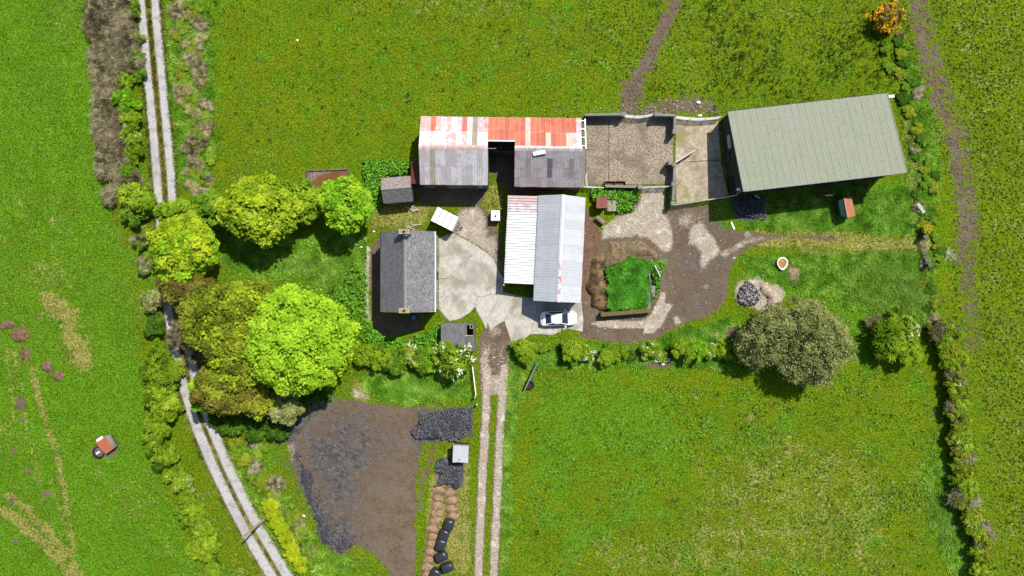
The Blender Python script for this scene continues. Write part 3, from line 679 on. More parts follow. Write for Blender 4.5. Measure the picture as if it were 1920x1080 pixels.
# bare rafters where the end sheets are gone
for b0, b1, z0, z1 in ((0, 3.82, RE, RR),):
    MB().hull8([L(19.28, b0, z0 - .1), L(19.42, b0, z0 - .1), L(19.42, b1, z1 - .1), L(19.28, b1, z1 - .1)], [L(19.28, b0, z0 + .05), L(19.42, b0, z0 + .05), L(19.42, b1, z1 + .05), L(19.28, b1, z1 + .05)]).build('barge_board', M_WHITEP, barn)
for k in range(4):
    f = (k + .25) / 3.6; b = 3.82 * f; z = RE + 1.5 * f
    bx('purlin', L(19.1, b, z), (.62, .10, .10), M_WHITEP, barn)
MB().hull8([L(13.2, 4.28, RR + .02), L(14.6, 4.05, RR + .08), L(14.75, 4.45, RR + .05), L(13.3, 4.72, RR)], [L(13.2, 4.28, RR + .06), L(14.6, 4.05, RR + .30), L(14.75, 4.45, RR + .27), L(13.3, 4.72, RR + .04)]).build('loose_sheet', M_WHITEP, barn)
bx('gutter', L(9.4, 3.4, 3.6), (2.9, .12, .12), M_RUST, barn); bx('tie_beam', L(8.5, 3.62, 4.2), (.9, .10, .10), M_WHITEP, barn)

# lean-to on its west end
lean = thing('lean_to', 'small dark red lean-to shed against west end of the long barn', 'shed', P(780, 326, 0))
a, b, c, d = P(771, 302, 2.6), P(789, 300, 3.0), P(790, 344, 3.0), P(770.5, 345, 2.6)
MB().hull8([d, c, b, a], [p + Vector((0, 0, .08)) for p in (d, c, b, a)]).build('roof', M_RUSTRED, lean)
MB().hull8([P(771, 346, 0) + Vector((.2, .2, 0)), P(790, 346, 0) + Vector((0, .2, 0)), P(788, 303, 0) + Vector((0, -.9, 0)), P(771, 303, 0) + Vector((.2, -.9, 0))],
           [d + Vector((.1, .1, 0)), c + Vector((0, .1, 0)), b + Vector((0, -.1, 0)), a + Vector((.1, -.1, 0))]).build('wall', M_ORANGEP, lean)

# ------------------------------------------------------------------ white shed: gabled hall with a lean-to
S = frame(3.22, 10.98, math.radians(-2.7)); ang = math.radians(-2.7)
shed = thing('white_shed', 'pale metal gabled shed with white ribbed lean-to beside the concrete yard', 'shed', S(2.7, 6, 0))
HE, HR, LE, LT = 3.55, 5.35, 2.68, 3.3
wall(shed, S(.1, .1), S(.1, 12.35), HE - .05, .15, M_RENDER, 'side_wall'); wall(shed, S(5.35, .1), S(5.35, 12.35), HE - .05, .15, M_RENDER, 'side_wall')
gable(shed, S(.18, .15)[:2], S(5.27, .15)[:2], .5, HE - .08, HR - .08, .15, M_RENDER); gable(shed, S(.18, 12.3)[:2], S(5.27, 12.3)[:2], .5, HE - .08, HR - .08, .15, M_RENDER)
bx('roller_door', S(2.7, 12.40, 1.6), (3.2, .06, 3.2), M_STEEL, shed, ang)
Us = S(0, 1) - S(0, 0)
VW = S(2.72, 0, HR) - S(0, 0, HE); VE = S(2.72, 0, HR) - S(5.45, 0, HE)
sheets(shed, S(0, 0, HE), Us, VW, 12.5, VW.length, 13, 1, lambda i, j: M_GALV, 5, .02)
sheets(shed, S(5.45, 0, HE), Us, VE, 12.5, VE.length, 13, 1, lambda i, j: M_GALV, 5, .02)
t = NT('rusting_ridge'); n = t.noise(1.3, 4, .7); sp = t.node('ShaderNodeSeparateXYZ'); t.n.links.new(t.pos(), sp.inputs[0]); c = t.mix(t.math('MULTIPLY', t.ramp(n, .48, .6), t.ramp(sp.outputs[1], 1.5, 3.5, 1, .15)), (.52, .53, .55), (.36, .12, .10)); M_RRIDGE = t.bsdf(c, .6, .3)
MB().hull8([S(2.5, -.02, HR - .10), S(2.72, -.02, HR + .04), S(2.72, 12.52, HR + .04), S(2.5, 12.52, HR - .10)], [S(2.5, -.02, HR - .06), S(2.72, -.02, HR + .09), S(2.72, 12.52, HR + .09), S(2.5, 12.52, HR - .06)]).hull8(
    [S(2.72, -.02, HR + .04), S(2.94, -.02, HR - .10), S(2.94, 12.52, HR - .10), S(2.72, 12.52, HR + .04)], [S(2.72, -.02, HR + .09), S(2.94, -.02, HR - .06), S(2.94, 12.52, HR - .06), S(2.72, 12.52, HR + .09)]).build('ridge_cap', M_RRIDGE, shed)
VL = S(.0, 0, LT) - S(-3.58, 0, LE)
def pk_lean(i, j): return M_WHITERUST if i < 2 else M_WHITE
sheets(shed, S(-3.58, .05, LE), Us, VL, 10.5, VL.length, 11, 1, pk_lean, 3, .10, True)
wall(shed, S(-3.45, .2), S(-3.45, 10.3), LE - .06, .12, M_RENDER, 'lean_to_wall'); wall(shed, S(-3.4, .2), S(.0, .2), LE - .06, .12, M_RENDER, 'lean_to_wall')
bx('lean_to_post', S(-3.4, 10.4, 1.3), (.14, .14, 2.6), M_WOOD, shed); bx('lamp', S(-3.7, 10.75, 2.3), (.18, .18, .14), M_WHITEP, shed)
for k in range(2): MB().tube(S(-3.62, .2 + k * 5.2, LE - .03), S(-3.62, 5.3 + k * 5.2, LE - .03), .06, n=6).build('gutter', M_STEEL, shed)
bx('bay_shade_sheet', S(-1.6, 9.0, .06), (3.2, 2.4, .04), M_DARK, shed, ang)  # flat sheet on the floor: shade under the lean-to put in as colour

# ------------------------------------------------------------------ farmhouse
HX0, HX1, HY0, HY1, HEV, HRG = -15.35, -9.05, 6.62, -2.81, 4.8, 7.1
hm = (HX0 + HX1) / 2
house = thing('farmhouse', 'grey slate roofed farmhouse with a chimney on each gable', 'house', (hm, (HY0 + HY1) / 2, 0))
wall(house, (HX0 + .22, HY0 - .2), (HX0 + .22, HY1 + .2), HEV - .02, .3, M_RENDER, 'side_wall'); wall(house, (HX1 - .22, HY0 - .2), (HX1 - .22, HY1 + .2), HEV - .02, .3, M_RENDER, 'side_wall')
gable(house, (HX0 + .38, HY0 - .2), (HX1 - .38, HY0 - .2), .5, HEV + .15, HRG - .06, .3, M_RENDER); gable(house, (HX0 + .38, HY1 + .2), (HX1 - .38, HY1 + .2), .5, HEV + .15, HRG - .06, .3, M_RENDER)
Vw = Vector((hm - HX0, 0, HRG - HEV)); Ve = Vector((hm - HX1, 0, HRG - HEV))
for xx, V_, nm_ in ((HX0, Vw, 1), (HX1, Ve, 2)):
    roof = MB().hull8([(xx, HY0, HEV - .10), (xx, HY1, HEV - .10), (hm, HY1, HRG - .10), (hm, HY0, HRG - .10)] if nm_ == 1 else [(hm, HY0, HRG - .10), (hm, HY1, HRG - .10), (xx, HY1, HEV - .10), (xx, HY0, HEV - .10)],
                      [(xx, HY0, HEV - .01), (xx, HY1, HEV - .01), (hm, HY1, HRG - .01), (hm, HY0, HRG - .01)] if nm_ == 1 else [(hm, HY0, HRG - .01), (hm, HY1, HRG - .01), (xx, HY1, HEV - .01), (xx, HY0, HEV - .01)]).build('roof', M_WOOD, house)
    slates(house, 'slates', (xx, HY1, HEV), (0, 1, 0), V_, HY0 - HY1, V_.length, 36, 17, M_SLATE if nm_ == 1 else M_SLATEL, nm_)
rb = random.Random(4)
for k in range(21):
    y0 = HY0 - .0 - k * (HY0 - HY1) / 21; y1 = y0 - (HY0 - HY1) / 21 + .012; dz = rb.uniform(0, .012)
    MB().hull8([(hm - .17, y0, HRG - .06), (hm - .17, y1, HRG - .06), (hm, y1, HRG + .05 + dz), (hm, y0, HRG + .05 + dz)], [(hm - .17, y0, HRG - .03), (hm - .17, y1, HRG - .03), (hm, y1, HRG + .09 + dz), (hm, y0, HRG + .09 + dz)]).hull8(
        [(hm, y0, HRG + .05 + dz), (hm, y1, HRG + .05 + dz), (hm + .17, y1, HRG - .06), (hm + .17, y0, HRG - .06)], [(hm, y0, HRG + .09 + dz), (hm, y1, HRG + .09 + dz), (hm + .17, y1, HRG - .03), (hm + .17, y0, HRG - .03)]).build('ridge_tile', M_RIDGE, house)
for y in (HY0 - .28, HY1 + .28):
    ch = bx('chimney', (hm + .1, y, HRG + .28), (1.18, .5, 1.5), M_BRICKY, house)
    bx('cap', (hm + .1, y, HRG + 1.07), (1.26, .58, .09), M_BRICKY, ch)
    MB().lathe((hm + .1, y, HRG + 1.12), [(.13, 0), (.12, .22), (.09, .22), (.09, .02), (0, .02)], 10).build('pot', M_POT, ch)
MB().tube((HX1 + .06, HY0, HEV - .06), (HX1 + .06, HY1, HEV - .06), .075, n=6).build('gutter', M_WHITEP, house)
MB().tube((HX0 - .06, HY0, HEV - .06), (HX0 - .06, HY1, HEV - .06), .07, n=6).build('gutter', M_BLACK, house)
for y in (4.6, -.9):
    for z in (1.4, 3.7):
        wdo = bx('window', (HX1 - .05, y, z), (.06, 1.1, 1.2), M_WHITEP, house); bx('pane', (HX1 - .012, y, z), (.02, .96, 1.06), M_GLASS, wdo); bx('sill', (HX1 - .0, y, z - .66), (.2, 1.25, .08), M_CONCP, wdo)
dr = bx('door', (HX1 - .04, 1.55, 1.05), (.08, .95, 2.1), M_GREENP, house); bx('handle', (HX1 + .03, 1.2, 1.05), (.05, .12, .04), M_STEEL, dr)
bx('door_step', (-8.55, 1.85, .06), (1.1, 1.35, .2), M_PWOOD if False else concrete('step_concrete', (.42, .36, .26), (.52, .46, .34), (.28, .24, .17)), house)
# TV aerial on the north chimney
for pth in ([(hm + .5, HY0 - .2, HRG + .6), (hm + .5, HY0 - .2, HRG + 2.2)],):
    ae = MB().tube(pth[0], pth[1], .025, n=5)
    ae.tube((hm + .5, HY0 - .9, HRG + 2.15), (hm + .5, HY0 + .9, HRG + 2.15), .02, n=5)
    for k in range(7): ae.tube((hm + .2, HY0 - .8 + k * .26, HRG + 2.17), (hm + .8, HY0 - .8 + k * .26, HRG + 2.17), .015, n=4)
    ae.build('aerial', M_PWOOD, house)
blue = MB().lathe((-12.1, -3.6, .0), [(.0, 0), (.28, 0), (.30, .85), (.26, .9), (0, .9)], 12).build('water_butt', simple('blue_plastic', (.10, .22, .42), .45, .4), None, True)
tag(blue, 'blue plastic drum standing in shade at the south gable of the house', 'drum')

# ------------------------------------------------------------------ small slate shed
Q = frame(-15.72, 13.2, math.radians(4.7)); qa = math.radians(4.7)
ss = thing('slate_shed', 'small slate shed with pinkish north slope behind the white trailer', 'shed', Q(1.7, 1.5, 0))
for b_ in (.15, 2.87): wall(ss, Q(.12, b_), Q(3.45, b_), 2.2, .2, M_WALL, 'side_wall')
for a_ in (.15, 3.42): gable(ss, Q(a_, .25)[:2], Q(a_, 2.77)[:2], .5, 2.25, 3.2, .2, M_WALL)
vn = Q(0, 1.5, 3.3) - Q(0, -.02, 2.3); vs = Q(0, 1.5, 3.3) - Q(0, 3.02, 2.3); u = Q(1, 0) - Q(0, 0)
MB().add([Q(0, -.02, 2.28), Q(3.55, -.02, 2.28), Q(3.55, 1.5, 3.28), Q(0, 1.5, 3.28), Q(0, 3.02, 2.28), Q(3.55, 3.02, 2.28)], [(0, 1, 2, 3), (3, 2, 5, 4)]).build('roof', M_WOOD, ss)
slates(ss, 'slates', Q(0, -.02, 2.3), u, vn, 3.55, vn.length, 14, 8, M_PSLATE, 5); slates(ss, 'slates', Q(0, 3.02, 2.3), u, vs, 3.55, vs.length, 14, 8, M_SLATE, 6)
MB().tube(Q(0, 1.5, 3.33), Q(3.55, 1.5, 3.33), .07, n=6).build('ridge_tile', simple('pink_ridge', (.42, .33, .30), .9, .1), ss)
bx('door', Q(1.2, 3.0, 1.0), (.9, .06, 1.9), M_WOOD, ss, qa)

# ------------------------------------------------------------------ ruined outhouse
ru = thing('ruined_outhouse', 'small half-roofed slate outhouse with square chimney shaft beside the yard', 'outhouse', (-6.6, -6.0, 0))
x0, x1, y0, y1 = -8.55, -4.48, -4.28, -7.6
for a_, b_ in (((x0 + .1, y0 - .1), (x1 - .1, y0 - .1)), ((x0 + .1, y1 + .1), (x1 - .1, y1 + .1))): wall(ru, a_, b_, 2.22, .22, M_WALL, 'wall')
for x_ in (x0 + .1, -5.55, x1 - .1): wall(ru, (x_, y0 - .22), (x_, y1 + .22), 2.2, .2, M_WALL, 'wall')
MB().add([(x0, y0, 2.28), (-5.7, y0, 2.4), (-5.7, y1, 2.4), (x0, y1, 2.28)], [(3, 2, 1, 0)]).build('roof', M_WOOD, ru)
slates(ru, 'slates', (x0, y1, 2.3), (0, 1, 0), (2.85, 0, .12), y0 - y1, 2.85, 14, 11, M_SLATE, 8)
MB().lathe((0, 0, 0), []) if False else None
for (cx_, cy_, sx_, sy_) in ((-4.85 - .17, -4.62, .1, .52), (-4.85 + .17, -4.62, .1, .52), (-4.85, -4.62 + .21, .24, .1), (-4.85, -4.62 - .21, .24, .1)): bx('shaft_wall', (cx_, cy_, 1.4), (sx_, sy_, 2.9), M_CONCP, ru)
bx('fallen_slab', (-4.95, -6.6, 2.3), (.9, 1.5, .07), M_SLATE, ru, .1); bx('beam', (-5.3, -5.75, 2.25), (1.2, .10, .10), M_PWOOD, ru)

# ------------------------------------------------------------------ green barn
G = frame(25.63, 20.94, math.radians(6.6)); ga = math.radians(6.6)
gb = thing('green_barn', 'large green fibre-cement barn with single-pitch roof at the field edge', 'barn', G(9.5, 4.9, 0))
GE, GT, GU, GV = 3.65, 5.8, 18.98, 9.83
for k, (a_, b_) in enumerate((((.25, .2), (GU - .25, .2)),)): wall(gb, G(*a_), G(*b_), GE - .15, .2, M_SIDE, 'rear_wall')
wall(gb, G(.25, GV - .25), G(GU - .25, GV - .25), 1.6, .2, M_SIDE, 'front_wall')
for u_ in (.2, GU - .2):
    v = [G(u_ - .06, .32, -.05), G(u_ - .06, GV - .37, -.05), G(u_ - .06, GV - .37, GT - .25), G(u_ - .06, .32, GE - .15)]; v2 = [p + (G(.12, 0) - G(0, 0)) for p in v]
    MB().hull8(v, v2).build('end_wall', M_SIDE, gb)
for k in range(9): MB().hull8([G(.04, .4 + k * 1.0, .3), G(.04, .44 + k * 1.0, .3), G(.12, .44 + k * 1.0, .3), G(.12, .4 + k * 1.0, .3)], [G(.04, .4 + k * 1.0, 3.5 + .2 * k), G(.04, .44 + k * 1.0, 3.5 + .2 * k), G(.12, .44 + k * 1.0, 3.5 + .2 * k), G(.12, .4 + k * 1.0, 3.5 + .2 * k)]).build('cladding_batten', simple('batten_grey', (.13, .13, .115), .9, .1), gb)
for v0, v1, z0, z1, m_ in ((2.6, 4.2, 2.0, 3.1, simple('pale_panel', (.42, .43, .42), .7, .2)), (7.6, 9.2, .1, 2.6, M_DARK), (4.5, 5.6, .1, 2.2, M_SIDE)):
    MB().hull8([G(.03, v0, z0), G(.03, v1, z0), G(.13, v1, z0), G(.13, v0, z0)], [G(.03, v0, z1), G(.03, v1, z1), G(.13, v1, z1), G(.13, v0, z1)]).build('panel' if m_ is not M_DARK else 'doorway', m_, gb)  # doorway is a solid panel, its unlit inside painted near-black
for k in range(7): MB().tube(G(.5 + k * 3.0, GV - .25, 1.6), G(.5 + k * 3.0, GV - .25, GT - .25), .09, n=6).build('post', M_STEEL, gb)
Vg = G(0, 0, GE) - G(0, GV, GT); Vup = -Vg
sheets(gb, G(0, 0, GE), G(1, 0) - G(0, 0), Vup, GU, Vup.length, 23, 6, lambda i, j: M_GREENRF, 3, .035, False, jit=.6)
for v_, z_, nm_ in ((-.02, GE - .02, 'eave_flashing'), (GV + .03, GT + .06, 'verge_flashing')):
    MB().tube(G(-.03, v_, z_), G(GU + .03, v_, z_), .07, n=6).build(nm_, M_GREENRF if v_ > 0 else M_SIDE, gb)
for u_ in (-.03, GU + .03): MB().tube(G(u_, 0, GE + .03), G(u_, GV, GT + .07), .07, n=6).build('barge_flashing', M_GREENRF, gb)
bx('lamp', G(-.15, GV - .4, 4.6), (.35, .3, .25), M_WHITEP, gb); bx('gutter_end', G(GU + .55, .35, 3.2), (1.0, .3, .15), M_WHITEP, gb, ga)
# ------------------------------------------------------------------ yard walls, pillars and gates
def yard_wall(name, label, pts, h, th=.22, mat=None, group=None):
    """low wall given by photo pixels of its top edge"""
    p = [P(x, y, h) for x, y in pts]; c = sum(p, Vector()) / len(p)
    r = thing(name, label, 'wall', (c.x, c.y, 0), group)
    for a, b in zip(p[:-1], p[1:]):
        wall(r, a, b, h - .08, th, mat or M_WALL, 'wall_panel'); wall(r, a, b, h, th + .06, M_CONCP, 'coping', h - .079)
    return r
def pillar(px, py, h, label, s=.42, group='concrete gate pillars'):
    p = P(px, py, h); r = thing('gate_pillar', label, 'pillar', (p.x, p.y, 0), group)
    bx('shaft', (p.x, p.y, h / 2 - .05), (s, s, h), M_WALL, r); bx('cap', (p.x, p.y, h + .0), (s + .08, s + .08, .1), M_CONCP, r)
yard_wall('stockyard_wall', 'dark concrete wall along stockyard north side next to the long barn', [(1096, 215), (1166, 214)], 1.7)
yard_wall('stockyard_wall', 'short wall at stockyard north east corner', [(1232, 215), (1266, 216)], 1.7)
yard_wall('stockyard_wall', 'wall stub running south from stockyard north east corner', [(1265.5, 219), (1265, 244)], 1.7)
yard_wall('stockyard_wall', 'wall between stockyard and pen south of the swung-open gate', [(1265, 313), (1264, 340)], 1.7)
yard_wall('stockyard_wall', 'wall between stockyard entrance and pen, south end', [(1263.5, 349), (1262, 376)], 1.7)
yard_wall('stockyard_wall', 'low wall behind the brown feed trough, south side of stockyard', [(1135, 349), (1196, 350)], 1.3)
for x, y, l in ((1169, 214, 'pillar at west side of stockyard north gate'), (1231, 214, 'pillar at east side of stockyard north gate'), (1265, 247, 'pillar at the end of the north wall stub'), (1264, 308, 'pillar hinging the swung-open white gate'), (1257, 305, 'second pillar beside the swung-open white gate'),
                (1263, 345, 'pillar at the east end of the stockyard south gate'), (1262, 381, 'pillar at the west end of the pen south gate'), (1200, 350, 'pillar at west end of the stockyard south gate')):
    pillar(x, y, 1.75, 'square concrete ' + l)
def gate(label, a, b, h=1.25, rails=6, sag=0.0, mat=None, uprights=4, z0=.15):
    a = Vector((a.x, a.y, 0)); b = Vector((b.x, b.y, 0)); m = (a + b) / 2; r = thing('field_gate', label, 'gate', m, 'tubular field gates'); mt = mat or M_STEEL
    perp = Vector((-(b - a).y, (b - a).x, 0)).normalized()
    pts = [a + (b - a) * (k / 6) + perp * sag * math.sin(math.pi * k / 6) for k in range(7)]
    for i in range(rails):
        z = z0 + (h - z0) * i / (rails - 1); mb = MB()
        for k in range(6): mb.tube(pts[k] + Vector((0, 0, z)), pts[k + 1] + Vector((0, 0, z)), .032, n=6)
        mb.build('rail', mt, r)
    for k in range(uprights):
        q = pts[round(k * 6 / (uprights - 1))]; MB().tube(q + Vector((0, 0, z0 - .1)), q + Vector((0, 0, h + .04)), .035, n=6).build('upright', mt, r)
    return r
M_GATEW = simple('pale_gate_steel', (.70, .71, .72), .5, .4, .2, .15, 6)
gate('bowed pale tubular gate in the stockyard north wall', P(1171, 215, 1.2), P(1228, 213, 1.2), 1.3, 7, -.25, M_GATEW)
gate('long pale gate closing the pen north side by the green barn', P(1268, 218, 1.2), P(1352, 219, 1.2), 1.3, 7, -.22, M_GATEW)
gate('white gate swung open across the pen floor', P(1265, 306, 1.2), P(1303, 282, 1.2), 1.25, 6, 0, M_WHITEP)
gate('white gate between stockyard and red hut corner', P(1095, 349, 1.2), P(1132, 352, 1.2), 1.2, 6, 0, M_WHITEP)
gate('pale gate closing the stockyard south entrance', P(1203, 351, 1.2), P(1259, 349, 1.2), 1.25, 6, 0, M_GATEW)
gate('long pale gate closing the pen south side', P(1266, 384, 1.2), P(1330, 374, 1.2), 1.2, 6, 0, M_GATEW)
gate('pale barrier rails under the south west corner of the green barn', P(1331, 374, 1.2), P(1384, 365, 1.2), 1.2, 4, 0, M_GATEW)
gate('white gate standing open along the farm track by the blossoming hawthorn', P(885, 684, 1.1), P(892, 742, 1.1), 1.15, 6, 0, M_WHITEP)
gate('white door frame rails at south east corner of the long barn', P(1099, 325, 1.4), P(1101, 347, 1.4), 1.5, 2, 0, M_WHITEP, 2)
gate('thin grey gate at the right field entrance', P(1733, 450, .9), P(1741, 492, .9), 1.1, 6, 0, simple('dull_gate', (.30, .27, .17), .7, .3), 4)
for x, y, l in ((1735, 444, 'dark timber gatepost under the yellow flowers at the right field gate'), (1744, 497, 'dark timber gatepost at the lower end of the right field gate')):
    p = P(x, y, 1.3); r = thing('gate_post', l, 'post', (p.x, p.y, 0)); bx('shaft', (p.x, p.y, .65), (.45, .35, 1.4), simple('dark_post', (.09, .085, .085), .9, .1), r, .2); bx('cap', (p.x, p.y, 1.37), (.5, .4, .05), simple('post_top', (.17, .165, .16), .9, .1), r, .2)
pp = MB().tube(P(890, 742, .0), P(890.5, 745, 1.4), .12, .10).tube(P(894, 758, 0), P(894, 759, 1.1), .16, .13).build('gate_post', M_PWOOD); tag(pp, 'pale timber posts at the foot of the white track gate', 'post')

# ------------------------------------------------------------------ dung pit
pit = thing('dung_pit', 'concrete dung pit overgrown with bright green grass', 'pit', P(1170, 550))
wall(pit, P(1127, 590, 1.3), P(1221, 582, 1.3), 1.3, .5, simple('mossy_wall', (.20, .16, .06), .95, .1, 0, .5, 3), 'south_wall'); wall(pit, P(1218.5, 508, 1.0), P(1217, 547, 1.0), 1.0, .12, M_CONCP, 'east_wall'); wall(pit, P(1216.5, 548, 1.2), P(1216.5, 580, 1.2), 1.2, .42, M_CONCP, 'east_wall')
bx('slab', P(1224, 546, .6), (.55, 1.35, .15), M_CONCP, pit)

def heap(name, label, cat, poly, h, mat, seed=0, rough=.25, step=.22, z0=-.05, edge=1.0, kind=None, ragged=1.0):
    """mound over a pixel polygon: height rises from the rim, lumpy"""
    p = PX(poly); lo, hi = p.min(0) - .3, p.max(0) + .3; ax = np.arange(lo[0], hi[0], step); ay = np.arange(lo[1], hi[1], step); gx_, gy_ = np.meshgrid(ax, ay); x = gx_.ravel(); y = gy_.ravel()
    sd = poly_sd(x, y, p) + (fbm(x, y, 1.2, 3, seed + 90) - .5) * 1.1 * ragged; k = np.clip(sd / edge, -.15, 1); z = np.where(k > 0, np.sqrt(np.clip(k, 0, 1)) * h, k * .5) * (1 + (fbm(x, y, 1.4, 3, seed) - .5) * 1.2) + (fbm(x, y, .5, 2, seed + 5) - .5) * rough * np.clip(k * 2, 0, 1) + z0
    nxx, nyy = len(ax), len(ay); q = (np.arange(nxx - 1)[None] + np.arange(nyy - 1)[:, None] * nxx).ravel(); q = np.stack([q, q + 1, q + 1 + nxx, q + nxx], 1)
    inside = (sd > -.12); q = q[inside[q].all(1)]
    used = np.unique(q); mp = -np.ones(len(x), int); mp[used] = np.arange(len(used)); c = p.mean(0)
    o = link(name, np_mesh(name, np.stack([x - c[0], y - c[1], z], 1)[used], mp[q], smooth=False), mat, None, (c[0], c[1], 0))
    return tag(o, label, cat, kind=kind)
def soilmat(name, a, b, c3=None, sc=3.0):
    a, b, c3 = [tuple(x * .78 for x in q) if q else None for q in (a, b, c3)]; t = NT(name); n1 = t.noise(sc, 5, .75); n2 = t.noise(.8, 3); c = t.mix(t.ramp(n1, .35, .66), a, b)
    if c3: c = t.mix(t.ramp(n2, .48, .62), c, c3)
    return t.bsdf(c, .95, .1, nrm=t.bump(n1, .9, .08))
M_DUNG = soilmat('dung_heap', (.038, .026, .012), (.145, .098, .046), (.21, .14, .07)); M_EARTH = soilmat('fresh_earth', (.078, .048, .024), (.225, .150, .085)); M_SPOIL = soilmat('pale_spoil', (.26, .20, .14), (.52, .44, .35), (.38, .25, .15)); M_ASH = soilmat('ash_heap', (.028, .024, .026), (.15, .12, .12), (.09, .045, .04), 6)
M_TARP = soilmat('black_plastic', (.022, .022, .026), (.075, .075, .085), None, 6); M_GRASSM = soilmat('grassy_mound', (.022, .065, .006), (.065, .15, .012), (.045, .15, .010)); M_HAY = soilmat('rotten_hay', (.17, .10, .06), (.42, .29, .17), None, 5)
heap('dung_heap', 'brown weathered dung heap along the west side of the pit', 'heap', [(1104, 500), (1118, 478), (1135, 470), (1138, 490), (1132, 512), (1140, 530), (1144, 560), (1141, 582), (1125, 584), (1108, 570), (1102, 540)], .85, M_DUNG, 1, .45)
heap('soil_bank', 'straw coloured soil bank along the north rim of the pit', 'heap', [(1135, 470), (1142, 452), (1170, 449), (1200, 450), (1222, 462), (1238, 474), (1228, 486), (1205, 484), (1180, 486), (1155, 500), (1136, 500)], .45, soilmat('bank_soil', (.10, .068, .034), (.27, .20, .12), (.14, .115, .05)), 2)
heap('grassy_mound', 'bright green grassy mound filling the dung pit', 'mound', [(1134, 504), (1158, 494), (1180, 484), (1205, 484), (1220, 494), (1219, 540), (1215, 580), (1142, 585), (1141, 560), (1144, 545)], .95, M_GRASSM, 3)
heap('ash_heap', 'charred bonfire ash heap with silvery scraps beside the mud yard', 'heap', [(1384, 536), (1400, 526), (1418, 530), (1426, 550), (1416, 570), (1400, 574), (1386, 562)], .45, M_ASH, 4, .4)
heap('spoil_heap', 'pale spoil heap next to the bonfire ash', 'heap', [(1424, 530), (1440, 530), (1458, 545), (1470, 565), (1468, 588), (1450, 592), (1440, 575), (1430, 556)], .6, M_SPOIL, 5, .3)
heap('spoil_heap', 'small brown spoil patch below the white tub', 'heap', [(1474, 505), (1490, 500), (1504, 508), (1502, 528), (1488, 534), (1476, 522)], .3, soilmat('brown_spoil', (.15, .10, .06), (.36, .27, .17)), 6, .2)
heap('turf_heap', 'large heap of black crumbled turf beside the farm track', 'heap', [(770, 806), (790, 784), (826, 772), (862, 764), (884, 770), (884, 800), (866, 812), (852, 826), (838, 816), (812, 826), (788, 826)], .6, M_TARP, 7, .5)
heap('turf_heap', 'black turf heap in front of the small silver shed', 'heap', [(812, 874), (830, 856), (846, 868), (868, 872), (866, 892), (858, 918), (840, 908), (822, 906), (828, 886)], .5, M_TARP, 8, .5)
heap('turf_heap', 'black plastic and rubbish heap in the shade of the green barn', 'heap', [(1370, 380), (1400, 368), (1432, 370), (1436, 400), (1418, 416), (1386, 408)], .5, M_TARP, 9, .5)
heap('clamp_debris', 'low crumbly black bank along the lane side of the silage clamp', 'heap', [(553, 846), (572, 850), (584, 900), (598, 960), (622, 1000), (664, 1010), (672, 1024), (640, 1040), (612, 1026), (598, 990), (574, 936), (556, 880)], .16, M_TARP, 10, .30, ragged=2.6)
mounds = [((14, 610), 15, 10), ((36, 628), 20, 13), ((50, 662), 14, 14), ((89, 688), 13, 15), ((109, 706), 12, 10)]
for i, ((x, y), rx, ry) in enumerate(mounds):
    rr = random.Random(i); heap('earth_mound', 'heap of dug brown earth lying in the left meadow', 'heap', [(x + rx * math.cos(a) * rr.uniform(.8, 1.15), y + ry * math.sin(a) * rr.uniform(.8, 1.15)) for a in [2 * math.pi * k / 10 for k in range(10)]], .35, M_EARTH, 20 + i, .2, .2, -.05, .6, ragged=.9)['group'] = 'heaps of dug earth in the left meadow'
for k, (x0_, y0_, x1_, y1_, n) in enumerate(((823, 920, 801, 1078, 12), (845, 924, 849, 968, 4))):
    for i in range(n):
        tt = i / (n - 1); x = x0_ + (x1_ - x0_) * tt + random.uniform(-2, 2); y = y0_ + (y1_ - y0_) * tt; rr = random.Random(i + 50 * k)
        heap('hay_mound', 'flat mound of rotten brown hay in the row beside the black bales', 'hay', [(x + 11 * math.cos(a) * rr.uniform(.85, 1.15), y + 8.5 * math.sin(a) * rr.uniform(.85, 1.15)) for a in [2 * math.pi * q / 9 for q in range(9)]], .28, M_HAY, 60 + i + 10 * k, .22, .16, -.05, .45, ragged=.35)['group'] = 'rotten hay mounds beside the black bales'

# ------------------------------------------------------------------ wrapped bales
t = NT('bale_wrap'); n = t.noise(4, 4, .6); M_WRAP = t.bsdf(t.mix(n, (.012, .013, .016), (.030, .031, .035)), .30, .55, nrm=t.bump(t.noise(7, 3, .6, t.scalevec(1, 1, 3)), .5, .05))
def bale(px, py, ang, label):
    p = P(px, py, .75); mb = MB(); n = 22; R = .64; prof = [(-.66, .0), (-.66, .50), (-.60, .60), (-.45, .64), (-.15, .655), (.15, .655), (.45, .64), (.60, .60), (.66, .50), (.66, .0)]
    ax = Vector((math.cos(ang), math.sin(ang), 0)); sd = Vector((-ax.y, ax.x, 0)); b = Vector((p.x, p.y, .62)); v = []; f = []
    rr = random.Random(px)
    for k, (s_, r_) in enumerate(prof):
        for i in range(n):
            a = 2 * math.pi * i / n; sq = 1 + .05 * math.cos(4 * a) * -1; w_ = r_ * sq * (1 + rr.uniform(-.012, .012)); z = math.sin(a) * w_
            v.append(b + ax * s_ + sd * math.cos(a) * w_ + Vector((0, 0, max(z, -.57))))
    for k in range(len(prof) - 1): f += [(k * n + i, k * n + (i + 1) % n, (k + 1) * n + (i + 1) % n, (k + 1) * n + i) for i in range(n)]
    r = thing('silage_bale', label, 'bale', (p.x, p.y, 0), 'black wrapped silage bales')
    mb.add(v, f).build('wrap', M_WRAP, r, True)
    for s_ in (-.2, .25): MB().box(b + ax * s_ + Vector((0, 0, .655)), (.035, .5, .012), ang).build('wrap_fold', M_WRAP, r)
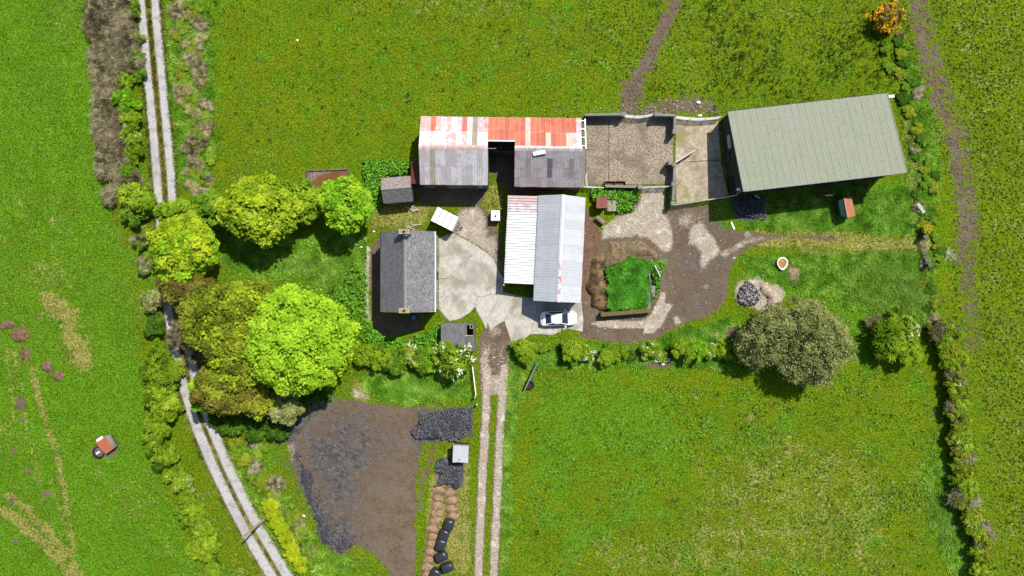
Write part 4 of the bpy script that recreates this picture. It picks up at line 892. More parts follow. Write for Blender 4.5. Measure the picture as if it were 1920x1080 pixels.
BL = ['black wrapped silage bale touching the rotten hay row, first of the line', 'second black wrapped silage bale in the line', 'third black wrapped silage bale in the line', 'black wrapped silage bale turned askew below the line of three', 'black wrapped silage bale set apart towards the track', 'shiny black silage bale at the end of the rotten hay row']
for (x, y, a), l in zip(((842, 984, 75), (833, 1003, 68), (827, 1021, 72), (828, 1044, 30), (839, 1064, 20), (816, 1077, 60)), BL): bale(x, y, math.radians(a), l)

# ------------------------------------------------------------------ white trailer, tank, small huts
c4 = [P(*q, 2.3) for q in ((819.7, 388.4), (860, 408.4), (847.8, 432.8), (808.4, 412.2))]; c0 = sum(c4, Vector()) / 4; ta = math.atan2((c4[1] - c4[0]).y, (c4[1] - c4[0]).x)
tl, tw = 2.85, 1.78; e1 = Vector((math.cos(ta), math.sin(ta), 0)); e2 = Vector((-e1.y, e1.x, 0))
tr = thing('box_trailer', 'white box trailer with four roof panels parked between house and long barn', 'trailer', (c0.x, c0.y, 0))
bx('body', (c0.x, c0.y, 1.32), (tl, tw, 1.84), M_WHITEP, tr, ta)
for k in range(4):
    q = Vector((c0.x, c0.y, 2.265)) + e1 * (-tl / 2 + (k + .5) * tl / 4); bx('roof_panel', q, (tl / 4 - .09, tw + .06, .06), M_WHITEP, tr, ta)
bx('roof_base', (c0.x, c0.y, 2.238), (tl - .02, tw - .02, .012), simple('grey_seam', (.16, .16, .16), .8, .1), tr, ta)
for s_ in (-1, 1):
    for k in (-.35, .35):
        q = Vector((c0.x, c0.y, .32)) + e1 * k + e2 * s_ * (tw / 2 + .02); wh = MB().tube(q - e2 * .1, q + e2 * .1, .32, n=14).build('wheel', M_BLACK, tr); MB().tube(q - e2 * .11, q + e2 * .11, .17, n=10).build('rim', M_STEEL, wh)
q = Vector((c0.x, c0.y, .45)) + e1 * (tl / 2); MB().tube(q + e2 * .35, q + e1 * .75, .05, n=6).tube(q - e2 * .35, q + e1 * .75, .05, n=6).tube(q + e1 * .75 + Vector((0, 0, -.45)), q + e1 * .75 + Vector((0, 0, .25)), .045, n=6).build('drawbar', M_BLACK, tr)
bx('door_frame', Vector((c0.x, c0.y, 1.32)) - e1 * (tl / 2 + .03), (.05, tw - .1, 1.7), M_STEEL, tr, ta)

p = P(929, 404, 1.2); ib = thing('tank', 'white plastic cube tank in steel cage beside the white shed', 'tank', (p.x, p.y, 0))
MB().box((p.x, p.y, .68), (1.05, 1.18, 1.02)).build('tank_body', simple('milky_plastic', (.78, .79, .78), .5, .4, 0, .06), ib); MB().lathe((p.x, p.y - .08, 1.19), [(.13, 0), (.13, .05), (0, .05)], 12).build('lid', M_POT, ib)
cg = MB()
for s_ in (-1, 1):
    for z in (.25, .6, .95, 1.2):
        cg.tube((p.x - .56, p.y + s_ * .62, z), (p.x + .56, p.y + s_ * .62, z), .018, n=5); cg.tube((p.x + s_ * .56, p.y - .62, z), (p.x + s_ * .56, p.y + .62, z), .018, n=5)
    for k in range(4): cg.tube((p.x - .5 + k * .33, p.y + s_ * .62, .15), (p.x - .5 + k * .33, p.y + s_ * .62, 1.2), .018, n=5)
cg.tube((p.x - .56, p.y + .18, 1.21), (p.x + .56, p.y + .18, 1.21), .018, n=5).build('cage', M_STEEL, ib); bx('pallet', (p.x, p.y, .08), (1.12, 1.25, .14), M_WOOD, ib)

def hut(name, label, cat, corners, h0, h1, mroof, mwall, nsheet=4, extra=None, two=None):
    """monopitch hut: corners = NW, NE, SE, SW roof pixels; h0 at the first edge, h1 at the opposite"""
    hs = (h0, h0, h1, h1); c = [P(x, y, z) for (x, y), z in zip(corners, hs)]; m = sum(c, Vector()) / 4; r = thing(name, label, cat, (m.x, m.y, 0))
    ins = [Vector((q.x + (m.x - q.x) * .08, q.y + (m.y - q.y) * .08, q.z - .06)) for q in c]
    for i in range(4):
        a, b = ins[i], ins[(i + 1) % 4]; n_ = (Vector((m.x, m.y, 0)) - Vector(((a.x + b.x) / 2, (a.y + b.y) / 2, 0))).normalized() * .06
        d_ = (b - a).normalized() * .07 * (1 if i % 2 else 0); a2, b2 = a + d_, b - d_
        MB().hull8([(a2.x, a2.y, -.05), (b2.x, b2.y, -.05), (b2.x + n_.x, b2.y + n_.y, -.05), (a2.x + n_.x, a2.y + n_.y, -.05)], [a2, b2, (b2.x + n_.x, b2.y + n_.y, b2.z), (a2.x + n_.x, a2.y + n_.y, a2.z)]).build('wall', mwall, r)
    U = c[2] - c[3] if h1 <= h0 else c[1] - c[0]; org = c[3] if h1 <= h0 else c[0]; V = (c[0] - c[3]) if h1 <= h0 else (c[3] - c[0])
    sheets(r, org, U, V, U.length, V.length, nsheet, 1, (lambda i, j: mroof[i % len(mroof)]) if isinstance(mroof, list) else (lambda i, j: mroof), 3, .03)
    return r
sv = hut('silver_shed', 'small shed with silver corrugated roof between the black turf heaps', 'shed', [(850, 835), (880, 837), (877.5, 866.5), (848.5, 865.5)], 2.3, 2.1, M_GALV, simple('dark_boards', (.05, .047, .043), .9, .1), 4)
bx('fascia', P(865, 834, 2.3), (1.95, .14, .12), M_WOOD, sv, -.05); MB().lathe(P(861, 862, 2.2), [(.0, 0), (.09, 0), (.09, .05), (0, .05)], 8).build('red_cap', simple('red_paint', (.45, .04, .05)), sv)
hut('red_hut', 'small red roofed hut among weeds south of the stockyard wall', 'hut', [(1119, 370), (1138, 369.5), (1138, 389.5), (1118, 389.5)], 1.9, 1.75, simple('pinkish_red_roof', (.33, .12, .10), .8, .2, 0, .25, 3), M_RUSTRED, 2)
pal = thing('pallet', 'upright slatted grey panel beside the red hut', 'pallet', P(1147, 386))
for k in range(7): bx('slat', P(1140 + k * 2.4, 386, .8), (.11, 1.3, .04), M_PWOOD, pal)
for y in (378, 394): bx('batten', P(1147, y, .74), (1.05, .09, .06), M_WOOD, pal)
for z in (.36,):
    for x in (1141, 1153):
        for y in (378, 394): bx('leg', P(x, y, z), (.08, .08, .74), M_WOOD, pal)
bxm = thing('timber_crate', 'long brown timber crate lying askew beside the white shed', 'crate', P(1126, 413)); ca_ = math.radians(-38)
bx('body', P(1126, 413, .35), (1.15, .55, .7), M_WOOD, bxm, ca_); bx('lid', P(1126.5, 411.5, .74), (1.22, .40, .06), simple('crate_lid', (.33, .25, .21), .9, .1), bxm, ca_)
ft = thing('feed_trough', 'long brown feed trough against the stockyard south wall', 'trough', P(1153, 345))
for s_ in (-1, 1):
    bx('side', P(1153, 345, .5) + Vector((0, s_ * .3, 0)), (2.5, .06, .45), M_RUSTRED, ft); bx('end', P(1153, 345, .5) + Vector((s_ * 1.25, 0, 0)), (.06, .66, .45), M_RUSTRED, ft)
bx('base', P(1153, 345, .3), (2.45, .6, .06), simple('trough_floor', (.20, .12, .10), .9, .1), ft); bx('divider', P(1153, 345, .55), (.06, .6, .35), M_RUSTRED, ft)
for x in (1136, 1170): bx('leg', P(x, 345, .14), (.1, .5, .28), M_RUST, ft)
wb = MB()
for k in range(2): wb.tube(P(1139 + k * 5, 372, .5), P(1143 + k * 5, 358, 1.0), .05, n=5)
for k in range(4): wb.tube(P(1140 + k * .9, 370 - k * 3.4, .55 + k * .12), P(1145 + k * .9, 370 - k * 3.4, .55 + k * .12), .04, n=5)
tag(wb.build('ladder', M_PWOOD), 'pale wooden ladder leaning over the weeds by the red hut', 'ladder')

# field shelter in the left meadow, rotated, with a round drum against it
fa = math.radians(-36); fc = P(200, 834, 1.5); FS = thing('field_shelter', 'little rusty orange roofed shelter with grey back roof in the left meadow', 'shelter', (fc.x, fc.y, 0))
g1 = Vector((math.cos(fa + math.radians(90)), math.sin(fa + math.radians(90)), 0)); 
co = [P(x, y, z) for x, y, z in ((178, 829.5, .75), (195.5, 818, 1.0), (214.5, 840, 1.0), (198, 852, .75))]
MB().hull8([Vector((q.x, q.y, q.z - .05)) for q in co][::-1], co[::-1]).build('roof', M_ORANGEP, FS)
co2 = [P(x, y, z) for x, y, z in ((195.5, 818, 1.02), (207, 814.5, .40), (219.5, 836, .40), (214.5, 840, 1.02))]
MB().hull8([Vector((q.x, q.y, q.z - .05)) for q in co2][::-1], co2[::-1]).build('back_roof', M_CONCP, FS)
cc = [co[0], co2[1], co2[2], co[3]]; mm = sum(cc, Vector()) / 4
inn = [Vector((q.x + (mm.x - q.x) * .1, q.y + (mm.y - q.y) * .1, 0)) for q in cc]
MB().hull8([Vector((q.x, q.y, -.05)) for q in inn][::-1], [Vector((q.x, q.y, q_.z - .08)) for q, q_ in zip(inn, cc)][::-1]).build('wall', simple('dark_boards2', (.045, .04, .036), .9, .1), FS)
bx('flashing', P(187, 823, .93), (.9, .3, .05), M_WHITEP, FS, math.radians(35))
p = P(184, 848, .4); dm = thing('round_trough', 'round black trough with pale scraps against the orange shelter', 'trough', (p.x, p.y, 0))
MB().lathe((p.x, p.y, 0), [(.0, .02), (.70, .02), (.74, .40), (.64, .40), (.60, .1), (0, .1)], 18).build('tub', M_BLACK, dm, False); MB().lathe((p.x, p.y, .1), [(.6, .08), (0, .10)], 14).build('water', simple('scummy_water', (.20, .15, .14), .4, .4, 0, .5, 5), dm); bx('scrap', (p.x - .12, p.y - .1, .24), (.5, .22, .04), M_WHITEP, dm, .6)

# green and red hut by the green barn
co = [P(x, y, z) for x, y, z in ((1571, 374, 1.5), (1582, 371, 1.9), (1589, 408, 1.9), (1577, 405, 1.5))]; co2 = [P(x, y, z) for x, y, z in ((1582, 371, 1.9), (1596.5, 368.5, 1.55), (1604, 404, 1.55), (1589, 408, 1.9))]
gh = thing('garden_hut', 'small gabled hut with one red and one dark green roof slope', 'hut', P(1587, 389))
for q4, m_, nm_ in ((co, M_GREENP, 'green_slope'), (co2, simple('salmon_roof', (.52, .19, .11), .8, .2, 0, .25, 2), 'red_slope')):
    MB().hull8([Vector((q.x, q.y, q.z - .05)) for q in q4][::-1], q4[::-1]).build(nm_, m_, gh)
MB().tube(co[1] + Vector((0, 0, .03)), co[2] + Vector((0, 0, .03)), .06, n=6).build('ridge_cap', M_PWOOD, gh)
cc = [co[0], co2[1], co2[2], co[3]]; mm = sum(cc, Vector()) / 4; inn = [Vector((q.x + (mm.x - q.x) * .12, q.y + (mm.y - q.y) * .06, 0)) for q in cc]
MB().hull8([Vector((q.x, q.y, -.05)) for q in inn][::-1], [Vector((q.x, q.y, 1.45)) for q in inn][::-1]).build('wall', M_GREENP, gh)

# rusty crates in the shade
for (x, y, wd, ln, l) in ((1540, 361, 1.5, 1.2, 'rusty open feeder frame with white bar in barn shade'), (1611, 358, 1.3, 1.4, 'rusty square feeder frame near the garden hut in barn shade'), (1466, 381, 1.3, 1.2, 'dark rusty feeder frame beside the black rubbish heap')):
    p = P(x, y, 0); r = thing('feeder_frame', l, 'feeder', p, 'rusty feeder frames by the green barn')
    for z in (.35, .95):
        for s_ in (-1, 1):
            MB().tube((p.x - wd / 2, p.y + s_ * ln / 2, z), (p.x + wd / 2, p.y + s_ * ln / 2, z), .045, n=6).build('rail', M_RUST, r); MB().tube((p.x + s_ * wd / 2, p.y - ln / 2, z), (p.x + s_ * wd / 2, p.y + ln / 2, z), .045, n=6).build('rail', M_RUST, r)
    for sx in (-1, 1):
        for sy in (-1, 1): MB().tube((p.x + sx * wd / 2, p.y + sy * ln / 2, 0), (p.x + sx * wd / 2, p.y + sy * ln / 2, 1.0), .05, n=6).build('leg', M_RUST, r)
    if x == 1540: MB().tube((p.x, p.y - .5, 1.05), (p.x + .9, p.y - .45, 1.05), .06, n=6).build('white_bar', M_WHITEP, r)

# concrete tank of brown water
tk = thing('water_tank', 'sunken concrete tank of rusty brown water at the pasture edge', 'tank', P(614, 334))
tp = [P(575, 320, .5), P(652, 317, .5), P(653, 331, .5), P(636, 345, .5), P(600, 352, .5), P(578, 348, .5)]
for i in range(6): wall(tk, tp[i], tp[(i + 1) % 6], .5, .14, M_WALL, 'wall')
MB().prism([(q.x, q.y) for q in tp][::-1], -.04, .30).build('water', M_WATER, tk)
scum = PX([(578, 322), (628, 319), (616, 326), (600, 330), (590, 338), (580, 346)]); MB().prism([tuple(q) for q in scum][::-1], .303, .315).build('scum', simple('grey_scum', (.34, .29, .25), .9, .1, 0, .5, 4, (.11, .06, .03)), tk)

# white tub
p = P(1467, 493, .5); tb = thing('bath_tub', 'white teardrop shaped tub holding orange brown water', 'tub', (p.x, p.y, 0)); n = 20; v = []
def tear(r, z): return [(p.x + r * 1.0 * math.cos(a), p.y + r * (1.05 if math.sin(a) > 0 else 1.0 + .35 * abs(math.sin(a)) ** 3) * math.sin(a), z) for a in [2 * math.pi * i / n for i in range(n)]]
rings = [tear(.48, 0), tear(.66, .5), tear(.68, .55), tear(.56, .55), tear(.50, .38)]; mb = MB(); mb.v = [q for r_ in rings for q in r_]
for k in range(4): mb.f += [(k * n + i, k * n + (i + 1) % n, (k + 1) * n + (i + 1) % n, (k + 1) * n + i) for i in range(n)]
mb.build('shell', simple('cream_enamel', (.78, .74, .62), .4, .4, 0, .1), tb, True); MB().add(tear(.53, .42), [tuple(range(n))]).build('water', simple('ochre_water', (.50, .27, .06), .3, .5, 0, .5, 3, (.28, .10, .02)), tb)

# ------------------------------------------------------------------ pole, poles, tyre, troughs, litter
p0 = P(497, 973, 0); p1 = P(466, 999, 6.0); p1 = Vector((p0.x - .45, p0.y - .12, 6.0))
up = thing('utility_pole', 'tall pale timber utility pole standing beside the lane', 'pole', p0); MB().tube((p0.x, p0.y, -.1), p1, .16, .11, 10).build('shaft', simple('yellowed_pole', (.50, .42, .18), .9, .1, 0, .25, 5), up)
bx('insulator_bracket', p1 + Vector((0, 0, -.25)), (.5, .09, .09), M_STEEL, up, .7)
d1 = MB().tube(P(1008, 679, .9), P(984, 730, .9), .10, n=8).tube(P(1006, 683, 0), P(1006, 683, .9), .08, n=6).tube(P(985, 728, 0), P(985, 728, 1.0), .09, n=6).build('barrier_pole', simple('grey_pole', (.22, .25, .25), .6, .3)); tag(d1, 'grey barrier pole on short posts at the track edge of the lower field', 'barrier')
p = P(993, 722, .3); ty = thing('tyre_trough', 'black tyre trough lying in grass next to the grey barrier pole', 'trough', (p.x, p.y, 0)); MB().lathe((p.x, p.y, 0), [(.42, .0), (.58, .08), (.60, .30), (.50, .42), (.38, .36), (.36, .05), (0, .05)], 18).build('tyre', M_BLACK, ty, True)
MB().lathe((p.x, p.y, .1), [(.37, 0), (0, .01)], 14).build('water', simple('dark_water', (.05, .03, .025), .2, .5), ty)
wt = thing('white_trough', 'long white trough lying under the hawthorns of the lower field', 'trough', P(1242, 675)); bx('base', P(1242, 675, .12), (1.85, .34, .08), M_GATEW, wt)
for s_ in (-1, 1): bx('side', P(1242, 675, .22) + Vector((0, s_ * .17, 0)), (1.85, .05, .22), M_WHITEP, wt)
for (x, y, s_, l) in ((1243, 683, .4, 'crumpled white sack beside the long white trough'), (1310, 192, .5, 'white scrap of plastic on the mud north of the pen'), (1313, 217, .45, 'white lump of rubble at the pen north gate'), (568, 968, .45, 'white scrap at the lane edge of the silage clamp'), (701, 434, .28, 'white bucket on bare ground behind the house'), (666, 458, .32, 'white bucket lying in the garden grass'), (677, 463, .3, 'second white bucket in the garden grass'), (1377, 484, .25, 'white stone at the mud yard edge'), (557, 75, .3, 'white stone in the upper pasture'), (1172, 383, .5, 'white sack in weeds beside the slatted panel'), (1228, 528, .3, 'white lump on the pit rim'), (660, 1040, .01, '')):
    if not l: continue
    q = P(x, y, .15); r_ = random.Random(x); mb = MB(); vs = []
    for k, (rr, z) in enumerate(((.9, -.02), (1.0, .25), (.75, .5), (.25, .62))):
        vs += [(q.x + s_ * rr * math.cos(a) * r_.uniform(.7, 1.2) * .6, q.y + s_ * rr * .7 * math.sin(a) * r_.uniform(.7, 1.2) * .6, s_ * z * r_.uniform(.8, 1.1)) for a in [2 * math.pi * i / 8 for i in range(8)]]
    mb.add(vs, [(k * 8 + i, k * 8 + (i + 1) % 8, k * 8 + 8 + (i + 1) % 8, k * 8 + 8 + i) for k in range(3) for i in range(8)] + [tuple(range(24, 32))])
    o = mb.build('bucket' if 'bucket' in l else 'stone' if ('stone' in l or 'lump' in l) else 'plastic_scrap', M_WHITEP); tag(o, l, 'bucket' if 'bucket' in l else 'stone' if ('stone' in l or 'lump' in l) else 'scrap')
for (a_, b_, r_, l, m_) in ((P(1371, 416, .1), P(1377, 430, .1), .09, 'white plank lying in grass below the black rubbish heap', M_WHITEP), (P(1721, 382, .9), P(1733, 399, .5), .14, 'bundle of white pipes at the right hedge line', M_WHITEP), (P(1227, 497, 1.0), P(1238, 519, .9), .10, 'pale blue pipe lying over the pit rim', simple('pale_pipe', (.55, .60, .66))), (P(1415, 366, .5), P(1425, 372, .4), .10, 'pale plank on the shaded rubbish heap', M_PWOOD), (P(372, 353, 1.2), P(412, 368, .8), .10, 'fallen bare grey branch among the lane scrub', M_PWOOD), (P(920, 266, 3.4), P(934, 266, 3.4), .01, '', M_WHITEP)):
    if not l: continue
    mb = MB(); d_ = (b_ - a_)
    if 'bundle' in l:
        for k in (-.12, 0, .12): mb.tube(a_ + Vector((k, k * .6, 0)), b_ + Vector((k, k * .6, 0)), .05, n=6)
    elif 'branch' in l:
        mid = (a_ + b_) / 2 + Vector((0, .25, .1)); mb.tube(a_, mid, .04, .09, 6).tube(mid, b_, .09, .11, 6).tube(mid, mid + Vector((.4, .7, .3)), .05, .02, 5)
    elif 'pipe' in l: mb.tube(a_, b_, r_, n=8)
    else:
        c_ = (a_ + b_) / 2; mb.box(c_, (d_.length, r_ * 2.2, r_ * .7), math.atan2(d_.y, d_.x))
    o = mb.build('pipe' if 'pipe' in l else 'branch' if 'branch' in l else 'plank', m_); tag(o, l, 'pipe' if 'pipe' in l else 'branch' if 'branch' in l else 'plank')
r_ = random.Random(9)
for k in range(11):
    q = P(r_.uniform(768, 786), r_.uniform(386, 398) if k < 6 else r_.uniform(420, 436), .12 + .04 * (k % 3)); o = MB().box(q, (r_.uniform(.5, 1.3), .12, .05), r_.uniform(-.5, .5)).build('loose_board', M_PWOOD); tag(o, 'loose broken board lying between slate shed and house', 'board', 'loose boards behind the house')
p = P(997, 562, .8); dr_ = MB().lathe((p.x, p.y, 0), [(0, 0), (.28, 0), (.30, .8), (.24, .82), (.22, .78), (0, .78)], 14).build('plastic_drum', simple('blue_white_plastic', (.30, .36, .55), .45, .4, 0, .4, 6), None); tag(dr_, 'pale blue drum at south west corner of the white shed hall', 'drum')

# ------------------------------------------------------------------ car
def make_car(loc, ang, label):
    r = thing('parked_car', label, 'car', loc)
    ca, sa = math.cos(ang), math.sin(ang)
    def T(x, y, z): return Vector((loc[0] + x * ca - y * sa, loc[1] + x * sa + y * ca, z))
    t = NT('white_car_paint'); paint = t.bsdf((.80, .80, .80), .22, .5, 0, None, **{'Coat Weight': .6}); t = NT('car_glass'); glass = t.bsdf((.012, .018, .028), .05, .8)
    # lower body: stations along x (rear -2.2 .. front 2.2): half width, sill z, shoulder z, top z at centre
    st = [(-2.24, .62, .45, .72, .80), (-2.16, .78, .32, .80, .90), (-1.9, .87, .26, .86, .98), (-1.3, .905, .24, .90, 1.00), (-.5, .91, .24, .90, .98), (.4, .91, .24, .88, .97), (.95, .90, .24, .85, .95), (1.5, .885, .25, .80, .88), (1.95, .82, .30, .72, .78), (2.16, .66, .38, .62, .66), (2.24, .45, .44, .56, .60)]
    v = []; m = 12
    for x, hw, zs, zh, zt in st:
        ring = [(-hw * .80, zs), (-hw * .97, zs + .08), (-hw, (zs + zh) / 2), (-hw * .985, zh - .05), (-hw * .90, zh + .02), (-hw * .5, zt - .015), (hw * .5, zt - .015), (hw * .90, zh + .02), (hw * .985, zh - .05), (hw, (zs + zh) / 2), (hw * .97, zs + .08), (hw * .80, zs)]
        v += [T(x, y, z) for y, z in ring]
    f = [(k * m + i, k * m + (i + 1) % m, (k + 1) * m + (i + 1) % m, (k + 1) * m + i) for k in range(len(st) - 1) for i in range(m)] + [tuple(range(m - 1, -1, -1)), tuple(range((len(st) - 1) * m, len(st) * m))]
    body = MB().add(v, f).build('body', paint, r, True)
    def quadpanel(name, p4, mat, th=.02, par=None):
        p4 = [Vector(q) for q in p4]; n_ = (p4[1] - p4[0]).cross(p4[3] - p4[0]).normalized() * th
        return MB().hull8([q - n_ for q in p4], p4).build(name, mat, par or r)
    # roof and pillars
    def roofpt(x, y, z): return T(x, y, z)
    roof = []; xs = [(-.98, .58, 1.36), (-.6, .62, 1.43), (0, .64, 1.45), (.28, .62, 1.42), (.36, .60, 1.395)]
    for x, hw, z in xs: roof += [T(x, y * hw, z - (abs(y) ** 2.5) * .06) for y in (-1, -.6, 0, .6, 1)]
    for x, hw, z in xs: roof += [T(x, y * hw, z - (abs(y) ** 2.5) * .06 - .05) for y in (-1, -.6, 0, .6, 1)]
    f = [(k * 5 + i, (k + 1) * 5 + i, (k + 1) * 5 + i + 1, k * 5 + i + 1) for k in range(4) for i in range(4)]; b0 = 25
    f += [tuple(b0 + q for q in reversed(ff)) for ff in f]
    rim_ = [0, 1, 2, 3, 4, 9, 14, 19, 24, 23, 22, 21, 20, 15, 10, 5]; f += [(rim_[i], rim_[(i + 1) % 16], rim_[(i + 1) % 16] + 25, rim_[i] + 25) for i in range(16)]
    MB().add(roof, f).build('roof', paint, r, True)
    quadpanel('windscreen', [T(1.12, -.70, .955), T(1.12, .70, .955), T(.36, .57, 1.375), T(.36, -.57, 1.375)], glass)
    quadpanel('rear_window', [T(-1.62, .62, 1.0), T(-1.62, -.62, 1.0), T(-.97, -.54, 1.34), T(-.97, .54, 1.34)], glass)
    for s in (-1, 1):
        a = [T(-1.35, s * .80, .93), T(.98, s * .80, .92), T(.33, s * .625, 1.345), T(-.92, s * .60, 1.31)]
        quadpanel('side_window', a if s > 0 else a[::-1], glass, .02)
        for q0, q1 in (((1.16, s * .76, .93), (.36, s * .605, 1.385)), ((-1.66, s * .70, .97), (-.96, s * .575, 1.35)), ((-.25, s * .80, .93), (-.25, s * .625, 1.37))): MB().tube(T(*q0), T(*q1), .045, n=6).build('pillar', paint, r)
        mi = MB().box(T(.80, s * 1.0, .98), (.16, .22, .14), ang).build('wing_mirror', paint, r)
        hl = quadpanel('headlight', [T(2.02, s * .50, .775), T(2.13, s * .52, .70), T(1.93, s * .80, .71), T(1.80, s * .79, .80)] if s < 0 else [T(1.80, s * .79, .80), T(1.93, s * .80, .71), T(2.13, s * .52, .70), T(2.02, s * .50, .775)], simple('lamp_glass', (.55, .57, .60), .15, .6), .03)
        bx('tail_light', T(-2.16, s * .62, .78), (.10, .30, .14), simple('tail_red', (.35, .02, .02), .25, .5), r, ang)
        for x in (-1.35, 1.38):
            wh = MB().tube(T(x, s * .70, .32), T(x, s * .905, .32), .33, n=20).build('wheel', M_BLACK, r); MB().tube(T(x, s * .86, .32), T(x, s * .915, .32), .21, n=14).build('rim', M_STEEL, wh)
    bx('number_plate', T(-2.255, 0, .62), (.02, .5, .11), M_WHITEP, r, ang); bx('grille', T(2.235, 0, .52), (.03, .7, .10), M_BLACK, r, ang)
    bx('boot_strip', T(-2.0, 0, .985), (.05, 1.0, .02), M_BLACK, r, ang)
    return r
pc = P(1047.5, 597, .7); make_car((pc.x, pc.y, .035), math.radians(1.5), 'white saloon car parked beside the south end of the white shed')
# ------------------------------------------------------------------ vegetation
def leaf_cards(c, nrm, size, r, aspect=1.5, fold=.25, along=None):
    """diamond leaf clusters at c facing nrm; returns verts (4 per leaf)"""
    n = len(c); a = np.cross(nrm, r.normal(size=(n, 3))) if along is None else np.cross(np.cross(nrm, along + r.normal(scale=.3, size=(n, 3))), nrm); a /= np.linalg.norm(a, axis=1)[:, None] + 1e-9; b = np.cross(nrm, a)
    s = size[:, None]; f = nrm * s * fold
    return np.stack([c - a * s * aspect * .5 + f * .3, c - b * s * .5 - f * .5, c + a * s * aspect * .5 + f * .3, c + b * s * .5 - f * .5], 1).reshape(-1, 3)
def tint_mesh(name, v, q, tint, tris=None):
    me = np_mesh(name, v, q, tris); at = me.attributes.new('tint', 'FLOAT', 'FACE'); at.data.foreach_set('value', np.asarray(tint, np.float32)); return me
def crown_arrays(seed, R, nclump, crad, nleaf, lsize, shell=.78, aspect=1.5, low=-.35, inner=.18, lump=.25, spray=False, flatn=.9, gap=.14, loose=.2):
    """leaf cards gathered in clumps over a lumpy dome; centre at origin"""
    r = np.random.default_rng(seed); R = np.array(R, float)
    k = np.arange(nclump) + .5; z = 1 - (1 - low) * k / nclump; ph = k * 2.39996 + r.uniform(0, 6); rad = np.sqrt(np.clip(1 - z * z, 0, 1))
    d = np.stack([rad * np.cos(ph), rad * np.sin(ph), z], 1) + r.normal(scale=.13, size=(nclump, 3)); d = d[r.random(nclump) > gap]; nclump = len(d); d /= np.linalg.norm(d, axis=1)[:, None]
    lob = 1 + lump * (fbm(d[:, 0] * 1.3 + 5, d[:, 1] * 1.3 + d[:, 2], .8, 2, seed) - .5) * 2
    cc = d * R * (shell * lob * r.uniform(.80, 1.08, nclump))[:, None]; cr = crad * r.uniform(.45, 1.5, nclump); ct = r.random(nclump)
    per = r.multinomial(nleaf, cr ** 2 / (cr ** 2).sum()); ci = np.repeat(np.arange(nclump), per); n = len(ci)
    u = r.normal(size=(n, 3)) + d[ci] * .9 + np.array([0, 0, .35]); u /= np.linalg.norm(u, axis=1)[:, None]
    rr = cr[ci] * r.uniform(.5, 1.1, n); p = cc[ci] + u * rr[:, None] * np.array([1, 1, .85])
    lo_ = r.random(n) < loose; m_ = lo_.sum(); d2 = d[ci][lo_] + r.normal(scale=.22, size=(m_, 3)); d2 /= np.linalg.norm(d2, axis=1)[:, None]; p[lo_] = d2 * R * (shell * lob[ci][lo_] * r.uniform(.85, 1.12, m_))[:, None] + r.normal(scale=crad * .3, size=(m_, 3))
    ins = r.random(n) < inner; p[ins] *= r.uniform(.35, .85, ins.sum())[:, None]
    nr = u * .6 + r.normal(scale=.42, size=(n, 3)) + np.array([0, 0, flatn]); nr /= np.linalg.norm(nr, axis=1)[:, None]
    v = leaf_cards(p, nr, lsize * r.uniform(.5, 1.45, n), r, aspect, along=(u + d[ci] * .5) if spray else None)
    return v, np.clip(ct[ci] * .6 + r.random(n) * .4, 0, 1)
def crown(name, *a, **k):
    v, ti = crown_arrays(*a, **k); return tint_mesh(name, v, np.arange(len(ti))[:, None] * 4 + np.arange(4), ti)
def thicket(name, seed, R, parts, nleaf, lsize, **k):
    """ragged bush: several overlapping small domes of different heights"""
    r = np.random.default_rng(seed); V, T = [], []
    for i in range(parts):
        a = r.uniform(0, 6.28); q = math.sqrt(r.random()) * .72 if i else 0; rr = r.uniform(.30, .55) if i else .6; off = np.array([math.cos(a) * q, math.sin(a) * q, r.uniform(-.25, .25)]) * R
        v, t_ = crown_arrays(seed * 31 + i, R * rr, 14, .34 * R[0] * rr, int(nleaf / parts), lsize, .74, 3.0, lump=.8, spray=True, flatn=.6, low=-.3, **dict(dict(), **k)); V.append(v + off); T.append(np.clip(t_ * .7 + r.uniform(0, .3), 0, 1))
    v = np.concatenate(V); ti = np.concatenate(T); return tint_mesh(name, v, np.arange(len(ti))[:, None] * 4 + np.arange(4), ti)
def twigs(name, seed, R, n, ln, wd=.03, up=.3):
    """bare twiggy thicket: thin tapering slivers"""
    r = np.random.default_rng(seed); R = np.array(R); m = 11; a = r.uniform(0, 6.28, m); q = np.sqrt(r.random(m)) * .78; cc = np.stack([np.cos(a) * q, np.sin(a) * q, r.uniform(0, .25, m)], 1) * R; cr = r.uniform(.22, .5, m)
    ci = r.integers(0, m, n); d = r.normal(size=(n, 3)); d[:, 2] = np.abs(d[:, 2]); d /= np.linalg.norm(d, axis=1)[:, None]
    p = cc[ci] + d * R * (cr[ci] * r.uniform(.2, 1, n) ** .5)[:, None]; t_ = d * .35 + r.normal(scale=1.0, size=(n, 3)) * np.array([1, 1, .5]) + np.array([0, 0, up]); t_ /= np.linalg.norm(t_, axis=1)[:, None]
    L_ = ln * r.uniform(.5, 1.5, n)[:, None]; s = np.cross(t_, r.normal(size=(n, 3))); s /= np.linalg.norm(s, axis=1)[:, None]
    v = np.stack([p - s * wd, p + s * wd, p + t_ * L_], 1).reshape(-1, 3)
    return tint_mesh(name, v, None, np.clip((fbm(p[:, 0] + 9, p[:, 1] + 9, .42, 2, seed) - .5) * 2.6 + .5, 0, 1) * .75 + r.random(n) * .25, np.arange(n)[:, None] * 3 + np.arange(3))
